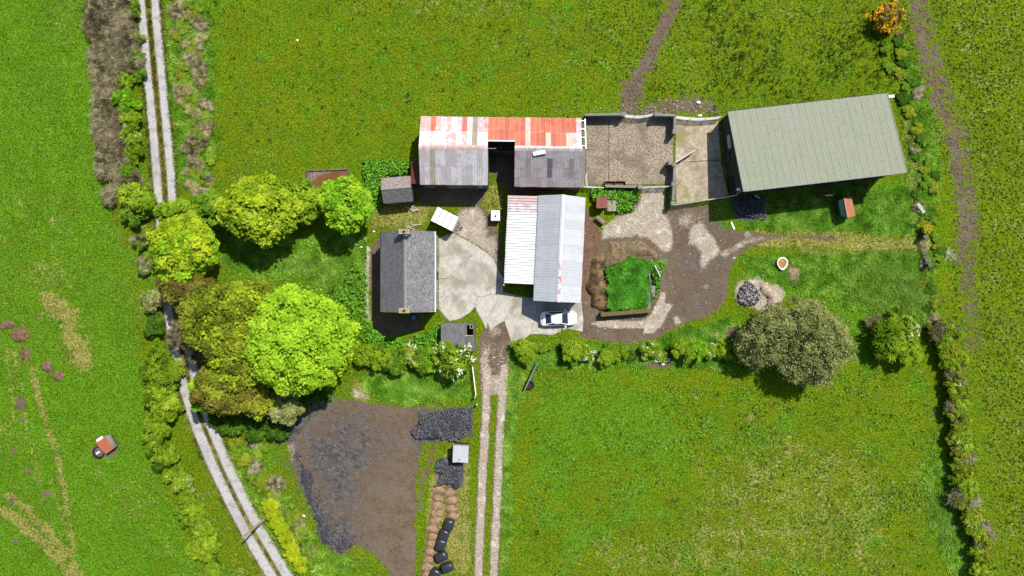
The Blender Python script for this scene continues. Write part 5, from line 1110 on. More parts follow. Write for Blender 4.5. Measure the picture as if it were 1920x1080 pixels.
def tufts(name, xy, z, ht, rad, wd, mat, label, seed, blades=4, tint=None, lean=.9, cat=None):
    """grass: each tuft is a few blades (one triangle each) leaning outwards; one object of uncountable stuff"""
    r = np.random.default_rng(seed); n = len(xy); N = n * blades; base = np.repeat(np.column_stack([xy, z]), blades, 0); h_ = np.repeat(ht, blades) * r.uniform(.6, 1.3, N); R_ = np.repeat(rad, blades)
    a = r.uniform(0, 2 * np.pi, N); o = np.stack([np.cos(a), np.sin(a), np.zeros(N)], 1); s = np.stack([-np.sin(a), np.cos(a), np.zeros(N)], 1)
    b = base + o * (R_ * r.uniform(0, .5, N))[:, None]; w_ = (wd * r.uniform(.6, 1.4, N))[:, None] if np.isscalar(wd) else (np.repeat(wd, blades) * r.uniform(.6, 1.4, N))[:, None]
    tip = b + o * (R_ * lean * r.uniform(.4, 1.3, N))[:, None] + np.array([0, 0, 1]) * h_[:, None]
    b = b - np.array([0, 0, .04])
    v = np.stack([b - s * w_, b + s * w_, tip], 1).reshape(-1, 3); ti = np.repeat(tint if tint is not None else np.clip((fbm(xy[:, 0], xy[:, 1], .7, 3, seed + 300) - .5) * 2.4 + .5, 0, 1), blades) * .65 + r.random(N) * .35
    me = tint_mesh(name, v, None, ti, np.arange(N)[:, None] * 3 + np.arange(3)); o = link(name, me, mat)
    tag(o, label, cat, kind='stuff'); return o

LIME = foliage('lime_leaves', ((.125, .235, .012), (.29, .49, .022), (.44, .64, .045)), .40)
BRIGHT = foliage('bright_green_leaves', ((0.0688, 0.1875, 0.0075), (0.175, 0.375, 0.015), (0.325, 0.525, 0.0375)), .38)
YELLOW = foliage('yellow_green_leaves', ((.14, .22, .008), (.32, .43, .018), (.48, .55, .035)), .38)
OLIVE = foliage('olive_leaves', ((.075, .105, .010), (.19, .235, .018), (.34, .385, .030)), .34)
BROWNL = foliage('bronze_leaves', ((.070, .066, .013), (.175, .155, .027), (.29, .26, .040)), .32)
MIDG = foliage('mid_green_leaves', ((0.0455, 0.1105, 0.0091), (0.1235, 0.2405, 0.0156), (0.247, 0.364, 0.039)), .34)
YGRN = foliage('hedge_leaves', ((.066, .130, .007), (.185, .300, .016), (.35, .45, .034)), .36)
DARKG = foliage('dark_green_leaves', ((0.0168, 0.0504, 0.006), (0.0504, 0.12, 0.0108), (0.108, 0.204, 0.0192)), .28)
GREYG = foliage('grey_olive_leaves', ((.098, .117, .033), (.225, .250, .080), (.37, .39, .14)), .36)
BRAMB = foliage('bare_bramble', ((.050, .040, .018), (.20, .170, .092), (.46, .41, .25)), .2)
BLOS = foliage('hawthorn_blossom', ((.42, .43, .30), (.62, .62, .48), (.80, .80, .70)), .25)
GORSE = foliage('gorse_flowers', ((.42, .22, .01), (.62, .34, .015), (.75, .44, .03)), .2)
BARK = simple('tree_bark', (.13, .11, .085), .95, .05, 0, .4, 6)
BARKP = simple('pale_bark', (.36, .32, .26), .95, .05, 0, .4, 6)

def trunk(parent, loc, h, r0, spread, seed, mat=None, limbs=6):
    r_ = random.Random(seed); mb = MB(); b = Vector((loc[0], loc[1], -.1)); m = Vector((loc[0] + r_.uniform(-.2, .2), loc[1] + r_.uniform(-.2, .2), h * .55)); top = Vector((loc[0], loc[1], h * .95))
    mb.tube(b, m, r0, r0 * .7, 9).tube(m, top, r0 * .7, r0 * .2, 7)
    for k in range(limbs):
        a = 2 * math.pi * (k + r_.random() * .6) / limbs; s_ = b + (m - b) * r_.uniform(.6, 1.0); e_ = Vector((loc[0] + spread * .7 * math.cos(a), loc[1] + spread * .7 * math.sin(a), h * r_.uniform(.65, .95))); q = (s_ + e_) / 2 + Vector((0, 0, .08 * h))
        mb.tube(s_, q, r0 * .4, r0 * .26, 6, False).tube(q, e_, r0 * .26, r0 * .06, 6, False)
        for _ in range(2): mb.tube(q, q + Vector((r_.uniform(-1, 1) * spread * .35, r_.uniform(-1, 1) * spread * .35, h * .15)), r0 * .14, r0 * .03, 5, False)
    return mb.build('trunk', mat or BARK, parent)
def tree(px, py, rx, ry, hc, rz, mat, label, seed, nclump, crad, nleaf, lsize, name='tree', group=None, low=-.35, shell=.8, lump=.25, second=None):
    """crown centre seen at pixel px,py at height hc; rx, ry in pixels, rz in metres"""
    p = P(px, py, hc); k = (H - hc) / F; r = thing(name, label, 'tree', (p.x, p.y, 0), group)
    me = crown('crown', seed, (rx * k, ry * k, rz), nclump, crad, nleaf, lsize, shell, low=low, lump=lump); link('crown', me, mat, r, (0, 0, hc))
    if second:
        m2, frac, sz = second; me = crown('shoots', seed + 77, (rx * k * 1.02, ry * k * 1.02, rz * 1.02), nclump, crad, int(nleaf * frac), lsize * sz, shell, low=0.1, lump=lump, inner=0); link('shoots', me, m2, r, (0, 0, hc))['kind'] = 'stuff'
    trunk(r, p, hc + rz * .35, .18 + rz * .035, max(rx, ry) * k * .8, seed); return r
tree(557, 639, 106, 99, 7.6, 4.6, LIME, 'huge bright lime green sycamore beside the silage clamp', 1, 330, .72, 52000, .22, 'sycamore_tree', lump=.16, shell=.86)
tree(408, 598, 72, 62, 6.0, 3.0, OLIVE, 'olive leaved tree overhanging the lane west of the lime green sycamore', 2, 70, .85, 11000, .26, second=(YELLOW, .07, 1.0))
tree(470, 572, 58, 46, 6.4, 3.2, OLIVE, 'yellow olive tree touching the north west side of the big sycamore', 3, 60, .8, 9500, .26, second=(YELLOW, .13, 1.0))
tree(452, 660, 62, 70, 6.6, 3.2, OLIVE, 'olive tree filling the gap between lane and big sycamore', 4, 80, .85, 11500, .26, second=(YELLOW, .1, 1.0))
tree(425, 725, 62, 48, 5.2, 2.6, OLIVE, 'olive bronze tree over the lane bend south of the sycamore', 5, 60, .8, 9000, .26, second=(BROWNL, .3, 1.0))
tree(360, 548, 58, 30, 5.2, 2.2, BROWNL, 'bronze brown leaved tree across the lane below the yellow tree', 6, 45, .75, 7500, .25)
tree(534, 764, 36, 28, 3.6, 1.7, GREYG, 'dull olive low tree at the corner of the silage clamp', 7, 26, .6, 4200, .24)
tree(484, 752, 34, 30, 4.4, 2.0, BROWNL, 'small bronze tree between the lane bend and clamp', 14, 26, .6, 4200, .24, second=(YELLOW, .2, 1.0))
tree(382, 738, 26, 32, 3.6, 1.9, BRIGHT, 'small bright green tree at the lane edge under the olive trees', 8, 22, .6, 3800, .24)
tree(348, 468, 62, 58, 5.6, 3.0, LIME, 'yellow lime sycamore leaning over the lane', 9, 80, .75, 13000, .26, 'sycamore_tree', second=(YELLOW, .3, 1.05))
tree(345, 428, 46, 22, 6.4, 1.6, YELLOW, 'yellow flushed tree top beside the lane above the lime sycamore', 10, 34, .6, 5200, .25)
tree(333, 402, 40, 24, 4.4, 1.8, YGRN, 'light green tree where the lane disappears under branches', 11, 28, .6, 4200, .24)
tree(492, 394, 74, 62, 4.8, 3.2, YGRN, 'wide yellow green tree at the garden north edge', 12, 90, .8, 14500, .27, second=(YELLOW, .3, 1.05))
tree(648, 384, 47, 48, 4.2, 2.9, BRIGHT, 'round bright green tree next to the slate shed', 13, 56, .7, 9500, .27, second=(LIME, .2, 1.0))
tree(572, 378, 42, 38, 3.0, 1.9, YGRN, 'lower green tree between two round garden trees', 15, 34, .65, 6000, .25)
tree(398, 392, 38, 34, 2.8, 1.8, MIDG, 'dark green bushy tree between lane and garden', 16, 30, .65, 5400, .25)
GT_ = thing('willow_tree', 'broad dull grey olive willow tree between bonfire ash and lower field', 'tree', P(1498, 648, 0))
for i, (x, y, rx, ry, hc, rz) in enumerate(((1518, 608, 66, 52, 4.2, 2.8), (1540, 655, 54, 56, 4.0, 2.6), (1470, 640, 58, 50, 3.8, 2.5), (1510, 690, 56, 42, 3.6, 2.4), (1425, 650, 44, 42, 2.8, 2.0), (1455, 604, 40, 34, 3.0, 2.0))):
    p = P(x, y, hc); k = (H - hc) / F; me = crown('crown', 200 + i, (rx * k * .88, ry * k * .88, rz), 170, .5, 17000, .115, .82, 2.2, low=-.3, lump=.8, flatn=.5, loose=.5); link('crown', me, GREYG, GT_, Vector((p.x, p.y, hc)) - GT_.location)
trunk(GT_, P(1498, 648, 0), 4.5, .35, 5.0, 99)

# shared bush crowns, about 1.5 m in radius
LEAFY = [thicket('foliage', 300 + i, np.array((1.5, 1.5, 1.25)), 9, 5200, .125) for i in range(7)]
BLOSM = [thicket('blossom', 300 + i, np.array((1.54, 1.54, 1.30)), 9, 560, .085, gap=.55, inner=0) for i in range(7)]
TWIG = [twigs('twigs', 340 + i, (1.75, 1.75, 1.15), 3000, .55, .024) for i in range(5)]
BSTEM = []
for i in range(2):
    mb = MB()
    for k in range(7):
        a = k * .9 + i; mb.tube((.1 * math.cos(a), .1 * math.sin(a), -1.3), (.8 * math.cos(a), .8 * math.sin(a), .2), .05, .02, 5, False)
    me = bpy.data.meshes.new('stems'); me.from_pydata(mb.v, [], mb.f); me.materials.append(BARK); BSTEM.append(me)
bush_rng = random.Random(5)
def bush(px, py, rpx, mat, label, group, name='bush', kind='leafy', flat=1.0, ry=None, blossom=0.0, twig=0.0, h=None, cat='bush', bmat=None):
    h = h if h is not None else rpx * KM * .72; p = P(px, py, h); s = rpx * (H - h) / F / 1.5; sy = (ry or rpx) * (H - h) / F / 1.5
    r = thing(name, label, cat, (p.x, p.y, 0), group); rot = bush_rng.uniform(0, 6.28); sz = (s + sy) / 2 * flat
    def put(nm, me, m):
        if len(me.materials) == 0: me.materials.append(None)
        o = bpy.data.objects.new(nm, me); COL.objects.link(o); o.parent = r; o.location = (0, 0, h); o.rotation_euler = (0, 0, rot if ry is None else 0); o.scale = (s, sy, sz)
        if m is not None: o.material_slots[0].link = 'OBJECT'; o.material_slots[0].material = m
    lf = bush_rng.randrange(7)
    if kind == 'leafy' and rpx > 33 and not blossom: put('foliage', thicket('foliage', int(px), np.array((1.5, 1.5, 1.25)), 12, 9500, .19 / s), mat)
    elif kind == 'leafy': put('foliage', LEAFY[lf], mat)
    else: put('twigs', TWIG[bush_rng.randrange(5)], mat)
    if blossom: put('blossom', BLOSM[lf], bmat or BLOS)
    if bmat: put('blossom', BLOSM[(lf + 1) % 7], bmat); put('blossom', BLOSM[(lf + 2) % 7], bmat); put('blossom', BLOSM[(lf + 3) % 7], bmat)
    if twig: put('twigs', TWIG[bush_rng.randrange(5)], BRAMB)
    put('stems', BSTEM[bush_rng.randrange(2)], None)
    return r
# meadow-side hedge along the lane (upper part bare bramble with green bushes)
y = -20
k = 0
while y < 372:
    cx = 206 + y * .085; 
    for dx, row in ((-26, 'outer row against the meadow grass'), (4, 'middle row'), (28, 'inner row towards the lane')):
        bush(cx + dx + bush_rng.uniform(-5, 5), y + bush_rng.uniform(-6, 6), bush_rng.uniform(19, 25), BRAMB, 'bare grey brown bramble thicket of the lane hedge, ' + row, 'bare bramble thickets, ' + row, 'bramble_thicket', 'twig', .75, h=.75, cat='thicket') if not (dx == 28 and y > 130) else None
    y += 27
for (x, y, r_, m_, bl) in ((238, 190, 25, BRIGHT, 0), (246, 222, 22, YGRN, 0), (248, 258, 23, YGRN, .6), (252, 290, 20, YGRN, 0), (252, 18, 16, YGRN, 0), (258, 70, 14, YGRN, 0), (258, 110, 16, MIDG, 0), (236, 150, 18, YGRN, 0), (262, 140, 14, MIDG, 0), (240, 320, 18, MIDG, 0)):
    bush(x, y, r_, m_, 'fresh green bush growing out of the bare bramble beside the lane', 'green bushes in the bare bramble hedge', blossom=bl)
bush(256, 372, 34, YGRN, 'round yellow green bush opposite the lane-side trees', None); bush(252, 402, 24, MIDG, 'green bush below the round yellow green bush on the meadow side', None)
bush(262, 455, 14, MIDG, 'straggly green bush on the meadow side of the lane', None, twig=1); bush(270, 500, 15, MIDG, 'straggly twiggy bush with pale tips on the meadow side', None, twig=1, blossom=.4)
bush(287, 566, 24, GREYG, 'grey olive bush at the lane opposite the bronze tree', None); bush(288, 612, 22, DARKG, 'dark green bush beside the grey olive bush', None)
for (x, y) in ((330, 632), (352, 640), (362, 660), (342, 612)):
    bush(x, y, 15, BRAMB, 'bare pale branches hanging over the lane', 'bare branches over the lane', 'bare_branches', 'twig', 1.2, h=3.0)
for (x, y, r_, m_, bl) in ((296, 672, 30, YGRN, 0), (304, 704, 34, YGRN, 0), (300, 740, 34, YGRN, 0), (312, 768, 30, YGRN, 0), (296, 800, 28, YGRN, 0), (290, 832, 24, YGRN, 0), (318, 852, 20, YGRN, 0), (332, 885, 18, YGRN, 0), (344, 906, 22, YGRN, .7), (352, 935, 24, YGRN, 0), (368, 960, 24, YGRN, 0), (380, 988, 24, YGRN, .7), (388, 1014, 26, YGRN, 0), (384, 1034, 22, YGRN, 0), (400, 1070, 22, YGRN, 0)):
    bush(x, y, r_, m_, 'yellow green hawthorn in the hedge between left meadow and lane' + (' with white blossom' if bl else ''), 'hawthorns in the meadow hedge' + (' in blossom' if bl else ''), 'hawthorn_bush', blossom=bl, flat=1.1)
for i in range(22):
    f = i / 21; y = 655 + 420 * f; x = np.interp(y, [655, 760, 850, 940, 1080], [285, 305, 300, 350, 400]) + bush_rng.uniform(-26, 26)
    bush(x, y, bush_rng.uniform(9, 16), [MIDG, YGRN, DARKG][i % 3], ['mid green', 'pale yellow green', 'dark green'][i % 3] + ' straggler filling the meadow hedge between larger hawthorns', ['mid green', 'pale', 'dark'][i % 3] + ' stragglers in the meadow hedge', 'hedge_straggler', h=.7)
# farm-side verge scrub
VS_ = (('straw brown dead bramble clump', BRAMB, 'twig'), ('olive weedy clump', OLIVE, 'leafy'), ('pale dead grass clump', foliage('dead_grass', ((.09, .075, .025), (.27, .235, .10), (.50, .45, .22)), .15), 'twig'), ('green briar clump', MIDG, 'leafy'), ('yellow green weedy clump', YGRN, 'leafy'))
for i in range(76):
    y = -14 + i * 5.1; x = 350 + y * .085 + bush_rng.uniform(-27, 26); k = (0, 2, 1, 2, 3, 0, 4)[i % 7]
    bush(x, y, bush_rng.uniform(8, 15), VS_[k][1], VS_[k][0] + ' on the farm-side verge of the upper lane', VS_[k][0] + 's on the lane verge', 'verge_scrub', VS_[k][2], .38, h=.25)
# clipped hedge beside the utility pole
for k in range(9):
    f = k / 8; bush(506 + 58 * f, 950 + 112 * f, 16, foliage('golden_hedge_leaves', ((.11, .17, .006), (.28, .36, .012), (.42, .46, .02)), .3), 'golden green clipped privet in the hedge beside the utility pole', 'clipped golden privets', 'privet_bush', flat=.75, h=.9)
for i in range(26):
    f = i / 25; x = 424 + 130 * f + bush_rng.uniform(6, 46); y = 815 + 230 * f + bush_rng.uniform(-10, 10)
    bush(x, y, bush_rng.uniform(9, 17), [MIDG, OLIVE, MIDG, BRAMB][i % 4], 'rough undergrowth between lane and silage clamp' if i % 4 != 3 else 'brown dead undergrowth between lane and silage clamp', 'green undergrowth by the clamp' if i % 4 != 3 else 'brown undergrowth by the clamp', 'undergrowth', 'leafy' if i % 4 != 3 else 'twig', .5, h=.35)
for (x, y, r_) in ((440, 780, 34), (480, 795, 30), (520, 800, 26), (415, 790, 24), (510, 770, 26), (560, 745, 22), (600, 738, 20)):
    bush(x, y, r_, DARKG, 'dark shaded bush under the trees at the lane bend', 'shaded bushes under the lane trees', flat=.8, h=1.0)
# hedge from the sycamore to the ruined outhouse
for (x, y, r_, m_, bl) in ((690, 668, 26, YGRN, 0), (716, 672, 26, YGRN, 0), (742, 676, 26, MIDG, 0), (766, 668, 24, YGRN, .9), (790, 672, 26, MIDG, 0), (812, 680, 24, BRIGHT, 0)):
    bush(x, y, r_, m_, ('hedge bush' if not bl else 'white blossoming hedge bush') + ' between the big sycamore and the ruined outhouse', 'hedge bushes west of the ruined outhouse' if not bl else None, 'hedge_bush', blossom=bl, h=1.3)
bush(850, 672, 42, YGRN, 'large hawthorn in white blossom over the ruined outhouse', None, 'hawthorn_bush', blossom=1, h=2.6); bush(836, 664, 24, YGRN, 'smaller blossoming hawthorn against the ruined outhouse wall', None, 'hawthorn_bush', blossom=1, h=2.4)
# garden hedge, south of the yard
for (x, y, r_, m_, bl, l) in ((983, 655, 26, YGRN, 0, 'first hawthorn south of the concrete yard, next to the farm track'), (1073, 658, 27, YGRN, 0, 'hawthorn south of the parked car'), (1098, 660, 20, YGRN, 1, 'white blossoming hawthorn south of the parked car'), (1136, 672, 20, YGRN, 0, 'straggly hawthorn south of the dung pit'), (1160, 664, 16, YGRN, 0, 'small hawthorn beyond the straggly one south of the pit'),
                       (1217, 658, 19, YGRN, .5, 'hawthorn beside the long white trough'), (1278, 656, 24, YGRN, 0, 'hawthorn at the east end of the long white trough'), (1304, 654, 22, BRIGHT, 0, 'green hawthorn between trough and willow'), (1332, 657, 18, YGRN, .8, 'blossoming hawthorn between trough and willow'), (1360, 655, 20, YGRN, 0, 'yellow green hawthorn touching the willow')):
    bush(x, y, r_, m_, l, None, 'hawthorn_bush', blossom=bl)
for i in range(16):
    k = i % 3; bush(1005 + i * 23 + bush_rng.uniform(-8, 8), bush_rng.uniform(648, 672), bush_rng.uniform(8, 13), (MIDG, YGRN, DARKG)[k], ('mid green', 'pale green', 'dark green')[k] + ' low weedy straggler between the hawthorns south of the mud yard', ('mid green', 'pale green', 'dark green')[k] + ' stragglers south of the mud yard', 'hedge_straggler', flat=.7, h=.4)
bush(1405, 662, 28, MIDG, 'green bush at the west foot of the willow', None)
bush(1682, 640, 52, YGRN, 'wide spiky green thorn bush in the rough corner by the right hedge', None, 'thorn_bush', twig=0, h=1.7, flat=.8); bush(1700, 612, 26, YGRN, 'pale blossoming thorn at the top of the wide thorn bush', None, 'thorn_bush', blossom=.8, h=1.9); bush(1638, 604, 14, BRAMB, 'dead pale stems beside the wide thorn bush', None, 'dead_stems', 'twig', h=.9)
# long hedge down the right field
for i in range(38):
    f = i / 37; y = 620 + 475 * f; x = 1770 + 72 * f + 8 * math.sin(f * 9) + bush_rng.uniform(-7, 9)
    b_ = (i in (7, 17, 28)); bush(x, y, bush_rng.uniform(17, 25), YGRN if i % 3 else OLIVE, ('yellow green' if i % 3 else 'olive') + ' hawthorn in the long right field hedge' + (', tangled with bare stems' if i % 6 == 0 else '') + (', carrying white blossom' if b_ else ''), ('yellow green' if i % 3 else 'olive') + ' hawthorns of the right field hedge' + (' with bare stems' if i % 6 == 0 else '') + (' in blossom' if b_ else ''), 'hawthorn_bush', blossom=.8 if b_ else 0, twig=1 if i % 6 == 0 else 0, h=1.1)
# gorse and scrub by the green barn
bush(1664, 32, 31, foliage('gorse_stems', ((.06, .045, .015), (.15, .125, .03), (.26, .20, .04)), .2), 'gorse bush covered in orange yellow flowers at the field corner', None, 'gorse_bush', h=1.4, blossom=1, bmat=GORSE)
bush(1738, 430, 10, YGRN, 'small yellow flowering gorse at the right field gatepost', None, 'gorse_bush', h=.8, blossom=1, bmat=GORSE)
for i in range(48):
    f = i / 47; y = 66 + 560 * f; x = 1672 + 62 * min(f * 1.5, 1) + 20 * f + bush_rng.uniform(-18, 18)
    k = 3 if i % 9 == 0 else i % 3; nm_ = ('olive scrub clump', 'dark weedy clump', 'mid green weedy clump', 'dead bramble clump')[k]
    bush(x + (14 if 130 < y < 360 else 0), y, bush_rng.uniform(8, 15), (OLIVE, DARKG, MIDG, BRAMB)[k], nm_ + ' on the bank east of the green barn', nm_ + 's on the barn bank', 'bank_scrub', 'twig' if k == 3 else 'leafy', .45, h=.25)

# ------------------------------------------------------------------ grass and weeds (uncountable)
def mask_at(x, y, k):
    i = np.clip(np.searchsorted(gx, x) - 1, 0, nx - 2); j = np.clip(np.searchsorted(gy, y) - 1, 0, ny - 2); i = i + ((x - gx[i]) > (gx[i + 1] - gx[i]) / 2); j = j + ((y - gy[j]) > (gy[j + 1] - gy[j]) / 2)
    return M[k][j * nx + i] if k != 'z' else Z[j * nx + i]
def scatter(n, keep, seed, box=(-68, 68, -40, 40)):
    r = np.random.default_rng(seed); xy = np.stack([r.uniform(box[0], box[1], n), r.uniform(box[2], box[3], n)], 1)
    return xy[keep(xy[:, 0], xy[:, 1], r)]
TURF = foliage('turf_blades', ((0.0344, 0.0712, 0.0057), (0.0942, 0.1608, 0.0114), (0.1723, 0.2297, 0.0253)), .25)
LUSHB = foliage('lush_blades', ((0.021, 0.0892, 0.0063), (0.0609, 0.1995, 0.0126), (0.126, 0.294, 0.0315)), .25)
STRAW = foliage('straw_blades', ((0.095, 0.095, 0.0114), (0.228, 0.1995, 0.057), (0.399, 0.342, 0.1425)), .2)
NETT = foliage('nettle_leaves', ((0.0339, 0.1155, 0.0092), (0.0924, 0.2541, 0.0185), (0.1694, 0.385, 0.0339)), .25)
RUSH = foliage('rush_blades', ((.012, .030, .006), (.034, .068, .012), (.085, .13, .02)), .15)
def hardness(x, y): return np.maximum.reduce([mask_at(x, y, k) for k in ('soil', 'stone', 'tar', 'hard')])
def covered(x, y, r):
    """roofs and hard floors carry no grass"""
    return hardness(x, y) + r.uniform(-.15, .15, len(x)) < .5
for nm, cnt, mt, key, lab, sd, hh, rr_ in (('field_grass', 80000, TURF, 'turf', 'short olive green pasture grass', 1, .10, .16), ('lush_grass', 70000, LUSHB, 'lush', 'bright lush green meadow grass', 2, .13, .18), ('straw_grass', 110000, STRAW, 'dry', 'dry straw coloured grass', 3, .14, .17)):
    def keep(x, y, r, key=key):
        v = mask_at(x, y, 'lush') if key == 'lush' else mask_at(x, y, 'dry') if key == 'dry' else np.full(len(x), .55) - .3 * mask_at(x, y, 'lush')
        pr = np.clip(v, 0, 1) * (.5 + fbm(x, y, 1.3, 2, 40 + sd)) - (.1 if key != 'turf' else 0)
        return covered(x, y, r) & (r.random(len(x)) < pr)
    xy = scatter(cnt, keep, 100 + sd); n = len(xy); r = np.random.default_rng(sd); z = mask_at(xy[:, 0], xy[:, 1], 'z')
    tufts(nm, xy, z, hh * r.uniform(.5, 1.6, n), rr_ * r.uniform(.6, 1.5, n), .045, mt, lab, sd, 4)
def inpoly(pts, n, seed, long=False):
    p = PX(pts); box = (p[:, 0].min(), p[:, 0].max(), p[:, 1].min(), p[:, 1].max())
    def keep(x, y, r): return (poly_sd(x, y, p) + (fbm(x, y, 1.2, 2, seed) - .5) * 1.4 > .1) & (mask_at(x, y, 'hard') < .3) & ((hardness(x, y) < .55) if long else True)
    return scatter(n, keep, seed, box)
long_areas = [([(420, 440), (690, 440), (690, 600), (640, 560), (560, 520), (470, 520), (420, 500)], 5000), ([(1390, 480), (1640, 470), (1750, 470), (1755, 610), (1640, 600), (1560, 560), (1480, 540), (1400, 520)], 7000), ([(1340, 600), (1200, 645), (1100, 640), (950, 645), (950, 690), (1370, 690), (1400, 600)], 10000), ([(1430, 385), (1700, 345), (1725, 440), (1560, 430), (1400, 428)], 8000),
              ([(680, 700), (880, 690), (880, 750), (760, 760), (690, 740)], 3500), ([(1690, 60), (1735, 160), (1775, 310), (1740, 440), (1690, 320), (1690, 180)], 2200), ([(945, 690), (985, 690), (962, 860), (956, 1080), (938, 1080)], 3000), ([(310, 0), (395, 0), (405, 300), (370, 370), (330, 330)], 5000), ([(400, 830), (470, 830), (600, 1020), (720, 1080), (530, 1080), (470, 930)], 6000), ([(1720, 860), (1800, 850), (1850, 1080), (1780, 1080)], 3000)]
xy = np.concatenate([inpoly(p, n, 500 + i, True) for i, (p, n) in enumerate(long_areas)]); n = len(xy); r = np.random.default_rng(9)
tufts('long_grass', xy, mask_at(xy[:, 0], xy[:, 1], 'z'), r.uniform(.12, .34, n), r.uniform(.25, .5, n), .045, foliage('long_grass_blades', ((0.0491, 0.1393, 0.0098), (0.1393, 0.3277, 0.0229), (0.3277, 0.5244, 0.0819)), .3), 'long unmown green grass of banks and garden', 9, 5)
pale = np.concatenate([inpoly(p, n, 560 + i) for i, (p, n) in enumerate((([(1560, 500), (1640, 490), (1745, 500), (1740, 590), (1680, 600), (1600, 570)], 1500), ([(1680, 520), (1740, 520), (1740, 580), (1690, 590)], 900), ([(520, 490), (680, 470), (688, 580), (600, 540)], 1000), ([(1735, 900), (1800, 960), (1790, 1040), (1740, 980)], 700)))]); n = len(pale)
tufts('pale_grass', pale, mask_at(pale[:, 0], pale[:, 1], 'z'), r.uniform(.15, .4, n), r.uniform(.3, .6, n), .05, foliage('pale_grass_blades', ((.08, .16, .012), (.17, .30, .035), (.28, .41, .08)), .3), 'pale light green tussocks of flattened grass', 14, 6)
pitp = inpoly([(1136, 506), (1158, 496), (1180, 487), (1205, 487), (1218, 496), (1217, 540), (1213, 576), (1146, 580), (1144, 545)], 3800, 77)
n = len(pitp); tufts('pit_grass', pitp, np.full(n, .6) + fbm(pitp[:, 0], pitp[:, 1], 1.5, 2, 3) * .5, r.uniform(.25, .6, n), r.uniform(.25, .45, n), .035, foliage('pit_grass_blades', ((0.0431, 0.1833, 0.0173), (0.1294, 0.4096, 0.0345), (0.2587, 0.6469, 0.0755)), .3), 'tall bright green grass growing in the dung pit', 12, 6)
nett = [([(684, 302), (775, 306), (770, 330), (720, 335), (712, 390), (684, 400)], 3000), ([(692, 596), (720, 636), (780, 634), (830, 604), (860, 660), (800, 660), (690, 650)], 3500), ([(1100, 352), (1190, 354), (1203, 372), (1185, 392), (1160, 398), (1102, 370)], 2200), ([(1216, 490), (1250, 484), (1248, 510), (1238, 545), (1226, 560)], 900), ([(600, 560), (690, 470), (690, 640), (650, 620)], 600)]
xy = np.concatenate([inpoly(p, n, 600 + i) for i, (p, n) in enumerate(nett)]); n = len(xy)
v = leaf_cards(np.column_stack([xy, mask_at(xy[:, 0], xy[:, 1], 'z') + r.uniform(.1, .7, n)]).repeat(3, 0) + r.normal(scale=.12, size=(n * 3, 3)), (lambda q: q / np.linalg.norm(q, axis=1)[:, None])(r.normal(scale=.6, size=(n * 3, 3)) + np.array([0, 0, 1.0])), r.uniform(.12, .28, n * 3), r)
tag(link('nettles', tint_mesh('nettles', v, np.arange(n * 3)[:, None] * 4 + np.arange(4), r.random(n * 3)), NETT), 'dense green nettle beds round the farm buildings', kind='stuff')
# rush clumps in the upper pasture, docks in the lower field
xy = scatter(1500, lambda x, y, r: covered(x, y, r) & (r.random(len(x)) < np.clip((fbm(x, y, 7, 3, 21) - .42) * 4, 0, 1)), 31, (24, 49, 20.5, 36)); xy2 = scatter(500, lambda x, y, r: covered(x, y, r) & (x > -38), 32, (-38, 60, 18, 38)); xy3 = scatter(260, lambda x, y, r: covered(x, y, r), 33, (2, 55, -37, -12)); xy = np.concatenate([xy, xy2, xy3]); n = len(xy)
tufts('rushes', xy, mask_at(xy[:, 0], xy[:, 1], 'z'), r.uniform(.15, .4, n), r.uniform(.15, .4, n), .04, RUSH, 'dark rush tussocks dotted through the pasture', 31, 9)
xy = scatter(5200, lambda x, y, r: covered(x, y, r) & (r.random(len(x)) < np.clip((fbm(x, y, 3.2, 3, 22) - .52) * 7, 0, 1)), 34, (1, 56, -37, -10)); n = len(xy)
v = leaf_cards(np.column_stack([xy, mask_at(xy[:, 0], xy[:, 1], 'z') + .12]).repeat(3, 0) + r.normal(scale=.10, size=(n * 3, 3)) * np.array([1, 1, .3]), (lambda q: q / np.linalg.norm(q, axis=1)[:, None])(r.normal(scale=.5, size=(n * 3, 3)) + np.array([0, 0, 1.0])), r.uniform(.10, .22, n * 3), r)
tag(link('dock_plants', tint_mesh('dock_plants', v, np.arange(n * 3)[:, None] * 4 + np.arange(4), r.random(n * 3)), foliage('dock_leaves', ((.03, .10, .006), (.085, .20, .014), (.20, .32, .06)), .2)), 'broad leaved dock plants scattered in the lower field', kind='stuff')
# crown of the lane: moss, buttercups
k = np.arange(len(lc)); xy = lc[r.integers(0, len(lc), 5200)] + nrm[r.integers(0, len(lc), 5200)] * 0; ii = r.integers(0, len(lc), 6500); xy = lc[ii] + nrm[ii] * r.normal(scale=.15, size=6500)[:, None] + tg[ii] * r.uniform(-.2, .2, 6500)[:, None]; n = len(xy)
tufts('lane_crown_grass', xy, np.zeros(n), r.uniform(.06, .16, n), r.uniform(.08, .16, n), .03, foliage('lane_crown', ((0.0605, 0.0605, 0.011), (0.154, 0.154, 0.022), (0.374, 0.341, 0.088)), .2), 'yellowish grass along the crown of the lane', 41, 4)
ii = r.integers(0, len(lc), 7000); sd_ = r.choice([-1, 1], 7000); bl_ = np.clip((ii * .35 - 40) / 18, 0, 1); xy = lc[ii] + nrm[ii] * (np.where(sd_ < 0, -(1.50 + .12 * bl_), 1.45 + .10 * bl_) + sd_ * (np.abs(r.normal(scale=.28, size=7000)) - .10))[:, None] + tg[ii] * r.uniform(-.2, .2, 7000)[:, None]; n = len(xy)
tufts('lane_edge_grass', xy, np.zeros(n), r.uniform(.08, .25, n), r.uniform(.12, .28, n), .035, foliage('lane_edge', ((.05, .075, .006), (.14, .19, .016), (.30, .30, .06)), .25), 'ragged grass growing over the lane edges', 42, 4)
